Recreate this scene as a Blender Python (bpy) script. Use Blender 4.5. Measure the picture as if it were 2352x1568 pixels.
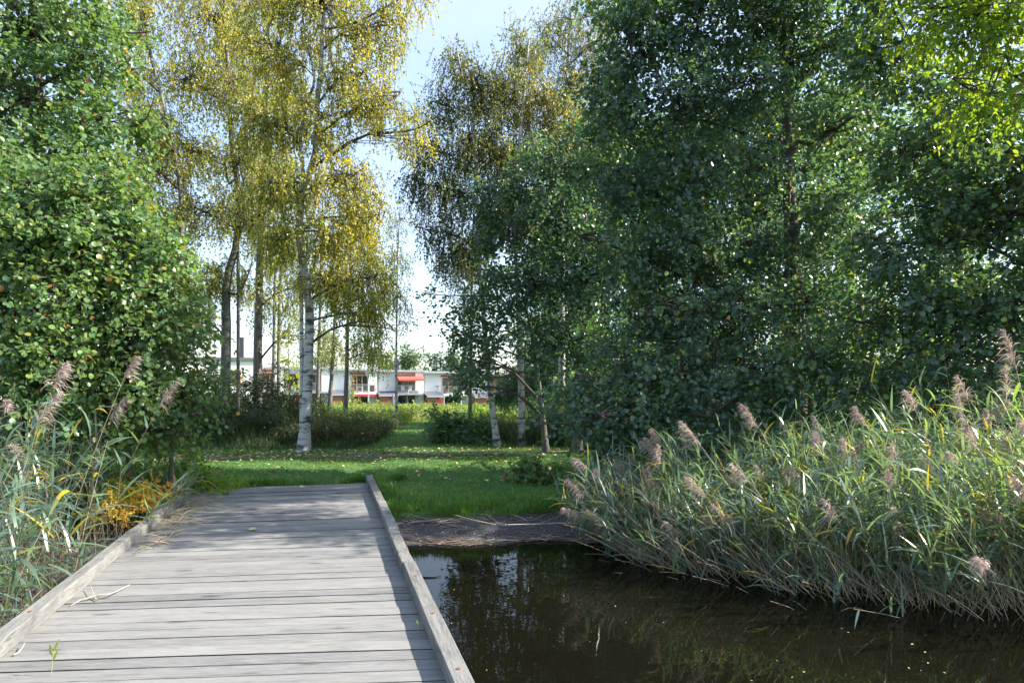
import bpy, math, random
import numpy as np
from mathutils import Vector, Matrix

for o in list(bpy.data.objects):
    bpy.data.objects.remove(o, do_unlink=True)
random.seed(5)
rng = np.random.default_rng(5)
SC = bpy.context.scene
COL = SC.collection
R = math.radians

# ------------------------------------------------------------------ camera, sky, sun, exposure
EYE = 1.6
cam_d = bpy.data.cameras.new('camera')
cam_d.sensor_width = 36.0
cam_d.lens = 24.0
cam_d.shift_y = 0.041
cam_d.clip_end = 4000
cam_d.clip_start = 0.05
cam = bpy.data.objects.new('camera', cam_d)
cam.location = (0, 0, EYE)
cam.rotation_euler = (R(90), 0, 0)
COL.objects.link(cam)
SC.camera = cam

SUN_AZ, SUN_EL = R(88), R(37)          # azimuth clockwise from +Y
world = bpy.data.worlds.new('World')
SC.world = world
world.use_nodes = True
wt = world.node_tree
wt.nodes.clear()
w_out = wt.nodes.new('ShaderNodeOutputWorld')
w_bg = wt.nodes.new('ShaderNodeBackground')
w_sky = wt.nodes.new('ShaderNodeTexSky')
w_sky.sky_type = 'NISHITA'
w_sky.sun_disc = False
w_sky.sun_elevation = SUN_EL
w_sky.sun_rotation = SUN_AZ
w_sky.air_density = 1.0
w_sky.dust_density = 1.2
w_sky.ozone_density = 1.2
w_tc = wt.nodes.new('ShaderNodeTexCoord')
w_map = wt.nodes.new('ShaderNodeMapping')
w_map.inputs['Scale'].default_value = (1.6, 1.6, 4.5)
w_no = wt.nodes.new('ShaderNodeTexNoise')
w_no.inputs['Scale'].default_value = 1.3
w_no.inputs['Detail'].default_value = 6
w_no.inputs['Roughness'].default_value = 0.55
w_ra = wt.nodes.new('ShaderNodeValToRGB')
w_ra.color_ramp.elements[0].position = 0.30
w_ra.color_ramp.elements[0].color = (0.12, 0.12, 0.12, 1)
w_ra.color_ramp.elements[1].position = 0.72
w_ra.color_ramp.elements[1].color = (0.72, 0.72, 0.72, 1)
w_mix = wt.nodes.new('ShaderNodeMix')
w_mix.data_type = 'RGBA'
w_mix.inputs['B'].default_value = (2.25, 2.65, 3.35, 1)      # thin high cloud
wt.links.new(w_tc.outputs['Generated'], w_map.inputs['Vector'])
wt.links.new(w_map.outputs['Vector'], w_no.inputs['Vector'])
wt.links.new(w_no.outputs['Fac'], w_ra.inputs['Fac'])
wt.links.new(w_ra.outputs['Color'], w_mix.inputs['Factor'])
wt.links.new(w_sky.outputs['Color'], w_mix.inputs['A'])
wt.links.new(w_mix.outputs['Result'], w_bg.inputs['Color'])
w_bg.inputs['Strength'].default_value = 0.15
wt.links.new(w_bg.outputs['Background'], w_out.inputs['Surface'])

sun_d = bpy.data.lights.new('sun', 'SUN')
sun_d.energy = 5.0
sun_d.angle = R(0.5)
sun_d.color = (1.0, 0.93, 0.82)
sun = bpy.data.objects.new('sun', sun_d)
to_sun = Vector((math.sin(SUN_AZ) * math.cos(SUN_EL), math.cos(SUN_AZ) * math.cos(SUN_EL), math.sin(SUN_EL)))
sun.rotation_euler = to_sun.to_track_quat('Z', 'Y').to_euler()
sun.location = (30, 0, 30)
COL.objects.link(sun)

SC.view_settings.view_transform = 'Standard'
SC.view_settings.look = 'None'
SC.view_settings.gamma = 1.0
SC.view_settings.exposure = 1.46
SC.view_settings.use_curve_mapping = False
SC.render.engine = 'CYCLES'
cy = SC.cycles
cy.max_bounces = 8
cy.diffuse_bounces = 5
cy.glossy_bounces = 3
cy.transmission_bounces = 6
cy.transparent_max_bounces = 8
cy.caustics_reflective = False
cy.caustics_refractive = False
cy.sample_clamp_indirect = 4.0
cy.use_adaptive_sampling = True
cy.adaptive_threshold = 0.02
cy.use_denoising = True
try:
    cy.denoiser = 'OPENIMAGEDENOISE'
    cy.denoising_input_passes = 'RGB_ALBEDO_NORMAL'
    cy.denoising_prefilter = 'ACCURATE'
except Exception:
    pass

# ------------------------------------------------------------------ helpers
F, CX, YH = 1568.0, 1176.0, 880.0


def P(x, y, Y):
    """a direction given on a 2352 x 1568 view plus a distance -> a point in the place"""
    return np.array([(x - CX) / F * Y, Y, EYE + (YH - y) / F * Y])


def smooth(a, b, x):
    t = np.clip((x - a) / (b - a), 0, 1)
    return t * t * (3 - 2 * t)


def shore(X):
    """Y of the waterline: right of the jetty a small bay, left a marshy bank far out"""
    X = np.asarray(X, float)
    right = 8.62 + 0.10 * np.sin(X * 1.7 + 0.6) + 0.06 * np.sin(X * 4.1) + 0.02 * X
    left = 2.0 + 0.25 * np.sin(X * 0.9)
    k = smooth(-3.6, -2.6, X)
    return left * (1 - k) + right * k


def gz(X, Y):
    X = np.asarray(X, float)
    Y = np.asarray(Y, float)
    d = Y - shore(X)
    k = smooth(-3.6, -2.6, X)
    # right bank
    zr = np.interp(d, [-9, -4, -1.2, 0, 0.62, 0.80, 1.6, 2.6, 5], [-1.7, -1.15, -0.72, -0.42, -0.27, -0.17, -0.10, -0.045, -0.02])
    # left marsh
    zl = np.interp(d, [-8, -2, 0, 1, 5.5, 7.6, 9.0], [-1.6, -0.8, -0.42, -0.36, -0.33, -0.12, -0.03])
    z = zl * (1 - k) + zr * k
    z = z + np.where(d > 0.8, 0.012 * np.sin(X * 2.3) * np.sin(Y * 1.9), 0)
    z = z - 2.3 * np.clip((Y - 33) / 44.0, 0, 1)
    return z


class MB:
    def __init__(self):
        self.v, self.f, self.t, self.n = [], [], [], 0

    def add(self, V, Fc, tint=0.5):
        V = np.asarray(V, float).reshape(-1, 3)
        Fc = np.asarray(Fc, int)
        self.v.append(V)
        self.f.append(Fc + self.n)
        t = np.asarray(tint, float)
        self.t.append(np.full(len(V), float(t)) if t.ndim == 0 else t)
        self.n += len(V)
        return self

    def box(self, x0, x1, y0, y1, z0, z1, tint=0.5):
        V = [(x0, y0, z0), (x1, y0, z0), (x1, y1, z0), (x0, y1, z0), (x0, y0, z1), (x1, y0, z1), (x1, y1, z1), (x0, y1, z1)]
        Fc = [(0, 3, 2, 1), (4, 5, 6, 7), (0, 1, 5, 4), (1, 2, 6, 5), (2, 3, 7, 6), (3, 0, 4, 7)]
        return self.add(V, Fc, tint)

    def prism(self, poly, axis, a, b, tint=0.5):
        """extrude a 2-D polygon along one axis"""
        n = len(poly)
        V = []
        for s in (a, b):
            for p in poly:
                q = list(p)
                q.insert(axis, s)
                V.append(q)
        V = np.array(V)
        Fc = [(i, (i + 1) % n, n + (i + 1) % n, n + i) for i in range(n)]
        self.add(V, Fc, tint)
        m = self.n - 2 * n
        self.f.append(np.array([[m + i for i in range(n)][::-1]]))
        self.f.append(np.array([[m + n + i for i in range(n)]]))
        return self

    def build(self, name, mat, parent=None, smooth_=False, base=None, kind=None, label=None):
        V = np.concatenate(self.v)
        if base is not None:
            V = V - np.asarray(base)
        me = bpy.data.meshes.new(name)
        me.vertices.add(len(V))
        me.vertices.foreach_set('co', V.ravel().astype(np.float32))
        idx, starts, pos, npoly = [], [], 0, 0
        for f in self.f:
            idx.append(f.ravel())
            k = f.shape[1]
            starts.append(pos + np.arange(len(f)) * k)
            pos += f.size
            npoly += len(f)
        me.loops.add(pos)
        me.loops.foreach_set('vertex_index', np.concatenate(idx).astype(np.int32))
        me.polygons.add(npoly)
        me.polygons.foreach_set('loop_start', np.concatenate(starts).astype(np.int32))
        me.polygons.foreach_set('use_smooth', np.full(npoly, bool(smooth_)))
        a = me.attributes.new('tint', 'FLOAT', 'POINT')
        a.data.foreach_set('value', np.concatenate(self.t).astype(np.float32))
        me.update(calc_edges=True)
        if mat:
            me.materials.append(mat)
        return link(name, me, parent, kind, label)


def link(name, me, parent=None, kind=None, label=None):
    o = bpy.data.objects.new(name, me)
    COL.objects.link(o)
    if parent is not None:
        o.parent = parent
    if kind:
        o['kind'] = kind
    if label:
        o['label'] = label
    return o


def thing(name, label, cat, loc=(0, 0, 0), rz=0.0, group=None):
    o = bpy.data.objects.new(name, None)
    o.empty_display_size = 0.2
    COL.objects.link(o)
    o.location = tuple(float(c) for c in loc)
    o.rotation_euler = (0, 0, rz)
    return tag(o, label, cat, group)


def tag(o, label, cat, group=None):
    o['label'] = label
    o['category'] = cat
    if group:
        o['group'] = group
    return o


def copy_tree(o, parent=None):
    c = o.copy()
    COL.objects.link(c)
    c.parent = parent
    for ch in list(o.children):
        copy_tree(ch, c)
    return c


def nrm(a):
    a = np.asarray(a, float)
    return a / np.maximum(np.linalg.norm(a, axis=-1, keepdims=True), 1e-9)


def spline(pts, n):
    """Catmull-Rom through the points, n samples"""
    p = np.asarray(pts, float)
    if len(p) == 2:
        return p[0] + (p[1] - p[0]) * np.linspace(0, 1, n)[:, None]
    q = np.vstack([2 * p[0] - p[1], p, 2 * p[-1] - p[-2]])
    u = np.linspace(0, len(p) - 1 - 1e-6, n)
    i = u.astype(int)
    t = (u - i)[:, None]
    a, b, c, d = q[i], q[i + 1], q[i + 2], q[i + 3]
    return 0.5 * ((2 * b) + (-a + c) * t + (2 * a - 5 * b + 4 * c - d) * t ** 2 + (-a + 3 * b - 3 * c + d) * t ** 3)


def tubes(mb, paths, rad, sides, tint=0.5, wob=0.0):
    """paths (N,K,3), rad (N,K)"""
    paths = np.asarray(paths, float)
    rad = np.asarray(rad, float)
    if paths.ndim == 2:
        paths = paths[None]
        rad = rad[None]
    N, K, _ = paths.shape
    T = nrm(np.gradient(paths, axis=1))
    mean = nrm(T.mean(1))
    ref = np.where(np.abs(mean[:, 2:3]) > 0.8, np.array([[1.0, 0.13, 0.0]]), np.array([[0.0, 0.0, 1.0]]))
    U = nrm(np.cross(T, ref[:, None, :]))
    W = np.cross(T, U)
    an = np.arange(sides) / sides * 2 * np.pi
    rr = rad[:, :, None]
    if wob:
        rr = rr * (1 + wob * rng.standard_normal((N, K, sides)))
    else:
        rr = np.repeat(rr, sides, axis=2)
    V = paths[:, :, None, :] + rr[..., None] * (np.cos(an)[None, None, :, None] * U[:, :, None, :] + np.sin(an)[None, None, :, None] * W[:, :, None, :])
    s = np.arange(sides)
    ring = np.stack([s, (s + 1) % sides, (s + 1) % sides + sides, s + sides], -1)
    f = (ring[None] + (np.arange(K - 1) * sides)[:, None, None]).reshape(-1, 4)
    f = (f[None] + (np.arange(N) * K * sides)[:, None, None]).reshape(-1, 4)
    t = np.asarray(tint, float)
    if t.ndim == 1:
        t = np.repeat(t, K * sides)
    mb.add(V.reshape(-1, 3), f, t)


LEAF = {
    'round': (np.array([(0, 0, 0), (.28, .40, .10), (.74, .43, .07), (1, 0, -.06), (.74, -.43, .07), (.28, -.40, .10)]), np.array([(0, 1, 2, 3), (0, 3, 4, 5)])),
    'kite': (np.array([(0, 0, 0), (.38, .37, .09), (1, 0, -.02), (.38, -.37, .09)]), np.array([(0, 1, 2), (0, 2, 3)])),
    'narrow': (np.array([(0, 0, 0), (.40, .13, .04), (1, 0, -.10), (.40, -.13, .04)]), np.array([(0, 1, 2), (0, 2, 3)])),
    'oval': (np.array([(0, 0, 0), (.30, .27, .07), (.68, .22, .05), (1, 0, -.10), (.68, -.22, .05), (.30, -.27, .07)]), np.array([(0, 1, 2, 3), (0, 3, 4, 5)])),
}


def leaves(mb, pos, axis, normal, size, tint, kind):
    tv, tf = LEAF[kind]
    axis = nrm(axis)
    b = nrm(np.cross(normal, axis))
    c = np.cross(axis, b)
    N, k = len(pos), len(tv)
    size = np.broadcast_to(size, (N,))[:, None, None]
    V = pos[:, None, :] + size * (tv[None, :, 0:1] * axis[:, None, :] + tv[None, :, 1:2] * b[:, None, :] + tv[None, :, 2:3] * c[:, None, :])
    f = (tf[None] + (np.arange(N) * k)[:, None, None]).reshape(-1, tf.shape[1])
    mb.add(V.reshape(-1, 3), f, np.repeat(np.broadcast_to(tint, (N,)), k))


def ribbons(mb, paths, width, side, tint):
    """flat blades: paths (N,K,3), width (N,K), side (N,3)"""
    N, K, _ = paths.shape
    side = nrm(side)[:, None, :]
    a = paths - side * width[..., None] / 2
    b = paths + side * width[..., None] / 2
    V = np.stack([a, b], 2).reshape(N, K * 2, 3)
    i = np.arange(K - 1) * 2
    f = np.stack([i, i + 1, i + 3, i + 2], -1)
    f = (f[None] + (np.arange(N) * K * 2)[:, None, None]).reshape(-1, 4)
    mb.add(V.reshape(-1, 3), f, np.repeat(np.broadcast_to(tint, (N,)), K * 2))


# ------------------------------------------------------------------ materials
def nodes(name):
    m = bpy.data.materials.new(name)
    m.use_nodes = True
    nt = m.node_tree
    nt.nodes.clear()
    out = nt.nodes.new('ShaderNodeOutputMaterial')
    return m, nt, out


def N(nt, t, **kw):
    n = nt.nodes.new(t)
    for k, v in kw.items():
        if k in n.inputs:
            n.inputs[k].default_value = v
        else:
            setattr(n, k, v)
    return n


def ramp(nt, stops):
    n = nt.nodes.new('ShaderNodeValToRGB')
    e = n.color_ramp.elements
    while len(e) < len(stops):
        e.new(0.5)
    for i, (p, c) in enumerate(stops):
        e[i].position = p
        e[i].color = (*c, 1) if len(c) == 3 else c
    return n


def leaf_mat(name, stops, transl=0.42, rough=0.38, spec=0.5, boost=1.7, warm=(1.15, 1.05, 0.55)):
    m, nt, out = nodes(name)
    at = N(nt, 'ShaderNodeAttribute', attribute_name='tint')
    rp = ramp(nt, stops)
    nt.links.new(at.outputs['Fac'], rp.inputs['Fac'])
    pr = N(nt, 'ShaderNodeBsdfPrincipled', Roughness=rough)
    pr.inputs['Specular IOR Level'].default_value = spec
    nt.links.new(rp.outputs['Color'], pr.inputs['Base Color'])
    mu = N(nt, 'ShaderNodeMix', data_type='RGBA', blend_type='MULTIPLY')
    mu.inputs['Factor'].default_value = 1
    mu.inputs['B'].default_value = (boost * warm[0], boost * warm[1], boost * warm[2], 1)
    nt.links.new(rp.outputs['Color'], mu.inputs['A'])
    tr = N(nt, 'ShaderNodeBsdfTranslucent')
    nt.links.new(mu.outputs['Result'], tr.inputs['Color'])
    mx = N(nt, 'ShaderNodeMixShader')
    mx.inputs[0].default_value = transl
    nt.links.new(pr.outputs[0], mx.inputs[1])
    nt.links.new(tr.outputs[0], mx.inputs[2])
    nt.links.new(mx.outputs[0], out.inputs['Surface'])
    return m


def plain(name, col, rough=0.6, var=0.12, scale=6.0, metal=0.0, bump=0.0, bscale=40.0):
    m, nt, out = nodes(name)
    tc = N(nt, 'ShaderNodeTexCoord')
    no = N(nt, 'ShaderNodeTexNoise', Scale=scale, Detail=5.0)
    nt.links.new(tc.outputs['Object'], no.inputs['Vector'])
    lo = tuple(c * (1 - var) for c in col)
    hi = tuple(min(1, c * (1 + var)) for c in col)
    rp = ramp(nt, [(0.3, lo), (0.7, hi)])
    nt.links.new(no.outputs['Fac'], rp.inputs['Fac'])
    pr = N(nt, 'ShaderNodeBsdfPrincipled', Roughness=rough, Metallic=metal)
    nt.links.new(rp.outputs['Color'], pr.inputs['Base Color'])
    if bump:
        n2 = N(nt, 'ShaderNodeTexNoise', Scale=bscale, Detail=4.0)
        nt.links.new(tc.outputs['Object'], n2.inputs['Vector'])
        bp = N(nt, 'ShaderNodeBump', Strength=bump, Distance=0.02)
        nt.links.new(n2.outputs['Fac'], bp.inputs['Height'])
        nt.links.new(bp.outputs['Normal'], pr.inputs['Normal'])
    nt.links.new(pr.outputs[0], out.inputs['Surface'])
    return m


def tint_mat(name, stops, rough=0.7):
    m, nt, out = nodes(name)
    at = N(nt, 'ShaderNodeAttribute', attribute_name='tint')
    rp = ramp(nt, stops)
    nt.links.new(at.outputs['Fac'], rp.inputs['Fac'])
    pr = N(nt, 'ShaderNodeBsdfPrincipled', Roughness=rough)
    nt.links.new(rp.outputs['Color'], pr.inputs['Base Color'])
    nt.links.new(pr.outputs[0], out.inputs['Surface'])
    return m


def wood_mat(name, lo, mid, hi, knots=True):
    m, nt, out = nodes(name)
    tc = N(nt, 'ShaderNodeTexCoord')
    oi = N(nt, 'ShaderNodeObjectInfo')
    off = N(nt, 'ShaderNodeVectorMath', operation='SCALE')
    cmb = N(nt, 'ShaderNodeCombineXYZ')
    for i, k in enumerate((37.0, 11.0, 5.0)):
        mm = N(nt, 'ShaderNodeMath', operation='MULTIPLY')
        mm.inputs[1].default_value = k
        nt.links.new(oi.outputs['Random'], mm.inputs[0])
        nt.links.new(mm.outputs[0], cmb.inputs[i])
    ad = N(nt, 'ShaderNodeVectorMath', operation='ADD')
    nt.links.new(tc.outputs['Object'], ad.inputs[0])
    nt.links.new(cmb.outputs[0], ad.inputs[1])

    def noise(scale, sc, detail=6.0, dist=0.0):
        mp = N(nt, 'ShaderNodeMapping')
        mp.inputs['Scale'].default_value = sc
        nt.links.new(ad.outputs[0], mp.inputs['Vector'])
        no = N(nt, 'ShaderNodeTexNoise', Scale=scale, Detail=detail, Distortion=dist)
        no.inputs['Roughness'].default_value = 0.62
        nt.links.new(mp.outputs[0], no.inputs['Vector'])
        return no.outputs['Fac']
    g = noise(1.0, (5.0, 85, 40), 8.0, 0.9)
    g2 = noise(1.0, (1.6, 9.0, 4), 6.0, 1.0)
    fine = noise(1.0, (9, 220, 60), 3.0)
    rp = ramp(nt, [(0.36, lo), (0.55, mid), (0.82, hi)])
    mixf = N(nt, 'ShaderNodeMath', operation='MULTIPLY_ADD')
    nt.links.new(g, mixf.inputs[0])
    mixf.inputs[1].default_value = 0.55
    m3 = N(nt, 'ShaderNodeMath', operation='MULTIPLY_ADD')
    nt.links.new(g2, m3.inputs[0])
    m3.inputs[1].default_value = 0.40
    m4 = N(nt, 'ShaderNodeMath', operation='MULTIPLY')
    nt.links.new(oi.outputs['Random'], m4.inputs[0])
    m4.inputs[1].default_value = 0.12
    nt.links.new(m4.outputs[0], m3.inputs[2])
    nt.links.new(m3.outputs[0], mixf.inputs[2])
    nt.links.new(mixf.outputs[0], rp.inputs['Fac'])
    col = rp.outputs['Color']
    # ochre stains
    st = noise(1.0, (1.4, 3.2, 2), 3.0)
    sr = ramp(nt, [(0.60, (0, 0, 0)), (0.80, (0.55, 0.55, 0.55))])
    nt.links.new(st, sr.inputs['Fac'])
    mo = N(nt, 'ShaderNodeMix', data_type='RGBA', blend_type='MULTIPLY')
    nt.links.new(sr.outputs['Color'], mo.inputs['Factor'])
    nt.links.new(col, mo.inputs['A'])
    mo.inputs['B'].default_value = (0.80, 0.72, 0.55, 1)
    col = mo.outputs['Result']
    # weathering cracks
    cr = ramp(nt, [(0.30, (0.35, 0.35, 0.36)), (0.42, (1, 1, 1))])
    nt.links.new(fine, cr.inputs['Fac'])
    mc = N(nt, 'ShaderNodeMix', data_type='RGBA', blend_type='MULTIPLY')
    mc.inputs['Factor'].default_value = 0.75
    nt.links.new(col, mc.inputs['A'])
    nt.links.new(cr.outputs['Color'], mc.inputs['B'])
    col = mc.outputs['Result']
    if knots:
        mp = N(nt, 'ShaderNodeMapping')
        mp.inputs['Scale'].default_value = (1.5, 5.5, 1.0)
        nt.links.new(ad.outputs[0], mp.inputs['Vector'])
        vo = N(nt, 'ShaderNodeTexVoronoi', Scale=1.0)
        vo.inputs['Randomness'].default_value = 1.0
        nt.links.new(mp.outputs[0], vo.inputs['Vector'])
        kr = ramp(nt, [(0.0, (0.25, 0.21, 0.18)), (0.09, (0.5, 0.45, 0.41)), (0.15, (1, 1, 1))])
        nt.links.new(vo.outputs['Distance'], kr.inputs['Fac'])
        mk = N(nt, 'ShaderNodeMix', data_type='RGBA', blend_type='MULTIPLY')
        mk.inputs['Factor'].default_value = 0.85
        nt.links.new(col, mk.inputs['A'])
        nt.links.new(kr.outputs['Color'], mk.inputs['B'])
        col = mk.outputs['Result']
    pr = N(nt, 'ShaderNodeBsdfPrincipled', Roughness=0.78)
    pr.inputs['Specular IOR Level'].default_value = 0.3
    nt.links.new(col, pr.inputs['Base Color'])
    bp = N(nt, 'ShaderNodeBump', Strength=0.45, Distance=0.004)
    nt.links.new(fine, bp.inputs['Height'])
    b2 = N(nt, 'ShaderNodeBump', Strength=0.35, Distance=0.006)
    nt.links.new(g, b2.inputs['Height'])
    nt.links.new(bp.outputs['Normal'], b2.inputs['Normal'])
    nt.links.new(b2.outputs['Normal'], pr.inputs['Normal'])
    nt.links.new(pr.outputs[0], out.inputs['Surface'])
    return m


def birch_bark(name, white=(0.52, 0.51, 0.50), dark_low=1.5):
    """white paper bark with dark horizontal lenticels, rough dark plates near the foot"""
    m, nt, out = nodes(name)
    tc = N(nt, 'ShaderNodeTexCoord')
    mp = N(nt, 'ShaderNodeMapping')
    mp.inputs['Scale'].default_value = (2.2, 2.2, 9.0)
    nt.links.new(tc.outputs['Object'], mp.inputs['Vector'])
    n1 = N(nt, 'ShaderNodeTexNoise', Scale=1.0, Detail=6.0, Distortion=0.4)
    n1.inputs['Roughness'].default_value = 0.6
    nt.links.new(mp.outputs[0], n1.inputs['Vector'])
    n2 = N(nt, 'ShaderNodeTexNoise', Scale=2.2, Detail=3.0)
    nt.links.new(tc.outputs['Object'], n2.inputs['Vector'])
    ad = N(nt, 'ShaderNodeMath', operation='MULTIPLY_ADD')
    nt.links.new(n2.outputs['Fac'], ad.inputs[0])
    ad.inputs[1].default_value = 0.35
    nt.links.new(n1.outputs['Fac'], ad.inputs[2])
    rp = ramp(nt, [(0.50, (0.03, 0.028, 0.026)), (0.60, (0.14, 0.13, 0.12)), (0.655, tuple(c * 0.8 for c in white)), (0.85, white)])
    nt.links.new(ad.outputs[0], rp.inputs['Fac'])
    pr = N(nt, 'ShaderNodeBsdfPrincipled', Roughness=0.7)
    nt.links.new(rp.outputs['Color'], pr.inputs['Base Color'])
    bp = N(nt, 'ShaderNodeBump', Strength=0.6, Distance=0.02)
    nt.links.new(ad.outputs[0], bp.inputs['Height'])
    nt.links.new(bp.outputs['Normal'], pr.inputs['Normal'])
    nt.links.new(pr.outputs[0], out.inputs['Surface'])
    return m


M = {}
M['alder'] = leaf_mat('alder_leaf', [(0.0, (0.052, 0.118, 0.100)), (0.45, (0.085, 0.165, 0.108)), (0.80, (0.15, 0.24, 0.07)), (0.93, (0.26, 0.30, 0.05)), (1.0, (0.48, 0.38, 0.06))], transl=0.42, rough=0.36, spec=0.8, boost=1.8, warm=(1.2, 1.15, 0.40))
M['shrub'] = leaf_mat('shrub_leaf', [(0.0, (0.065, 0.145, 0.080)), (0.5, (0.13, 0.235, 0.078)), (0.86, (0.20, 0.28, 0.07)), (0.95, (0.34, 0.28, 0.07)), (1.0, (0.30, 0.11, 0.07))], transl=0.40, rough=0.36, spec=0.55, warm=(1.15, 1.05, 0.5))
M['bright'] = leaf_mat('bright_leaf', [(0.0, (0.09, 0.18, 0.03)), (0.6, (0.18, 0.30, 0.035)), (1.0, (0.34, 0.38, 0.04))], transl=0.52, rough=0.4, warm=(1.15, 1.05, 0.4))
M['birch'] = leaf_mat('birch_leaf', [(0.0, (0.13, 0.20, 0.045)), (0.35, (0.26, 0.30, 0.048)), (0.62, (0.42, 0.43, 0.055)), (0.85, (0.60, 0.53, 0.060)), (1.0, (0.62, 0.41, 0.05))], transl=0.48, rough=0.40, boost=1.45, warm=(1.1, 1.0, 0.45))
M['birchg'] = leaf_mat('green_birch_leaf', [(0.0, (0.075, 0.130, 0.060)), (0.5, (0.165, 0.215, 0.048)), (0.8, (0.34, 0.32, 0.050)), (1.0, (0.50, 0.36, 0.055))], transl=0.45, rough=0.42, boost=1.5, warm=(1.1, 1.0, 0.5))
M['herb'] = leaf_mat('herb_leaf', [(0.0, (0.08, 0.15, 0.045)), (0.5, (0.155, 0.235, 0.055)), (0.85, (0.27, 0.29, 0.07)), (1.0, (0.30, 0.21, 0.11))], transl=0.45, rough=0.5)
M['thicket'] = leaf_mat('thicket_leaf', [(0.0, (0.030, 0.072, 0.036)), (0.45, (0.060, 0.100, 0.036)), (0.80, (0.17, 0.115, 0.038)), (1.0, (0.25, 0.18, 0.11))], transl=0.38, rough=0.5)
M['fern'] = leaf_mat('feathery_leaf', [(0.0, (0.08, 0.17, 0.04)), (0.45, (0.26, 0.28, 0.04)), (0.75, (0.62, 0.46, 0.05)), (1.0, (0.64, 0.30, 0.05))], transl=0.42, rough=0.5)
M['far'] = leaf_mat('far_leaf', [(0.0, (0.05, 0.10, 0.06)), (1.0, (0.13, 0.19, 0.08))], transl=0.3, rough=0.5)
M['reed'] = leaf_mat('reed_leaf', [(0.0, (0.105, 0.170, 0.155)), (0.45, (0.155, 0.235, 0.150)), (0.75, (0.22, 0.31, 0.09)), (0.90, (0.34, 0.37, 0.07)), (1.0, (0.58, 0.38, 0.06))], transl=0.42, rough=0.32, spec=0.75, boost=1.6, warm=(1.1, 1.1, 0.45))
M['stalk'] = tint_mat('reed_stalk', [(0.0, (0.14, 0.10, 0.07)), (0.4, (0.30, 0.225, 0.15)), (0.7, (0.46, 0.39, 0.27)), (1.0, (0.22, 0.27, 0.10))], 0.6)
M['plume'] = leaf_mat('reed_plume', [(0.0, (0.28, 0.21, 0.20)), (0.5, (0.46, 0.37, 0.34)), (1.0, (0.64, 0.56, 0.48))], transl=0.35, rough=0.7, spec=0.2, boost=1.2, warm=(1.05, 1.0, 0.9))
M['grass'] = leaf_mat('grass_blade', [(0.0, (0.055, 0.145, 0.034)), (0.50, (0.098, 0.225, 0.042)), (0.82, (0.185, 0.270, 0.050)), (1.0, (0.36, 0.29, 0.12))], transl=0.33, rough=0.5, spec=0.3, boost=1.5, warm=(1.1, 1.1, 0.5))
M['fallen'] = tint_mat('fallen_leaf', [(0.0, (0.16, 0.09, 0.035)), (0.5, (0.42, 0.30, 0.09)), (1.0, (0.52, 0.46, 0.22))], 0.6)
M['deck'] = wood_mat('weathered_deck', (0.105, 0.106, 0.110), (0.206, 0.204, 0.198), (0.305, 0.302, 0.288))
M['rail'] = wood_mat('weathered_rail', (0.070, 0.070, 0.070), (0.185, 0.183, 0.175), (0.32, 0.315, 0.30))
M['under'] = plain('wet_timber', (0.10, 0.085, 0.07), 0.8, 0.3, 8)
M['edge'] = plain('gap_shade_board_edge', (0.040, 0.040, 0.036), 0.9, 0.35, 14)  # near-black plank sides: shade of the deck gaps put into the colour
M['nail'] = plain('rusty_iron', (0.17, 0.07, 0.03), 0.7, 0.4, 60)
M['bark'] = birch_bark('birch_bark')
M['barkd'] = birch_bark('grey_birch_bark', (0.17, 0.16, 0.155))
M['alderbark'] = plain('alder_bark', (0.115, 0.098, 0.082), 0.85, 0.4, 9, bump=0.6, bscale=30)
M['twig'] = plain('dark_twig', (0.075, 0.060, 0.050), 0.8, 0.3, 9)
M['stick'] = plain('bleached_stick', (0.38, 0.33, 0.26), 0.75, 0.3, 30)
M['white'] = plain('white_render', (0.84, 0.84, 0.83), 0.8, 0.03, 1.5)
M['cream'] = plain('cream_render', (0.84, 0.82, 0.77), 0.8, 0.03, 1.5)
M['siding'] = plain('cedar_board', (0.30, 0.14, 0.065), 0.65, 0.22, 9)
M['redpaint'] = plain('red_panel', (0.30, 0.035, 0.045), 0.5, 0.1, 4)
M['awning'] = plain('red_awning_cloth', (0.62, 0.10, 0.075), 0.75, 0.06, 3)
M['pinkaw'] = plain('crimson_awning_cloth', (0.52, 0.045, 0.085), 0.75, 0.06, 3)
M['roofm'] = plain('zinc_roof', (0.40, 0.43, 0.47), 0.5, 0.06, 2)
M['darkroof'] = plain('dark_felt_roof', (0.10, 0.11, 0.13), 0.7, 0.15, 3)
M['steel'] = plain('galvanised_steel', (0.48, 0.50, 0.52), 0.4, 0.06, 5, metal=0.6)
M['oframe'] = plain('oiled_window_frame', (0.48, 0.20, 0.06), 0.5, 0.1, 6)
M['black'] = plain('black_metal', (0.03, 0.033, 0.042), 0.5, 0.1, 4)
M['parasol'] = plain('slate_blue_cloth', (0.17, 0.21, 0.30), 0.8, 0.12, 4)
M['plastic'] = plain('white_plastic', (0.72, 0.71, 0.69), 0.4, 0.04, 4)
m, nt, out = nodes('window_glass')
pr = N(nt, 'ShaderNodeBsdfPrincipled', Roughness=0.04)
pr.inputs['Base Color'].default_value = (0.03, 0.045, 0.05, 1)
pr.inputs['Specular IOR Level'].default_value = 0.8
nt.links.new(pr.outputs[0], out.inputs['Surface'])
M['glass'] = m

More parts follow.
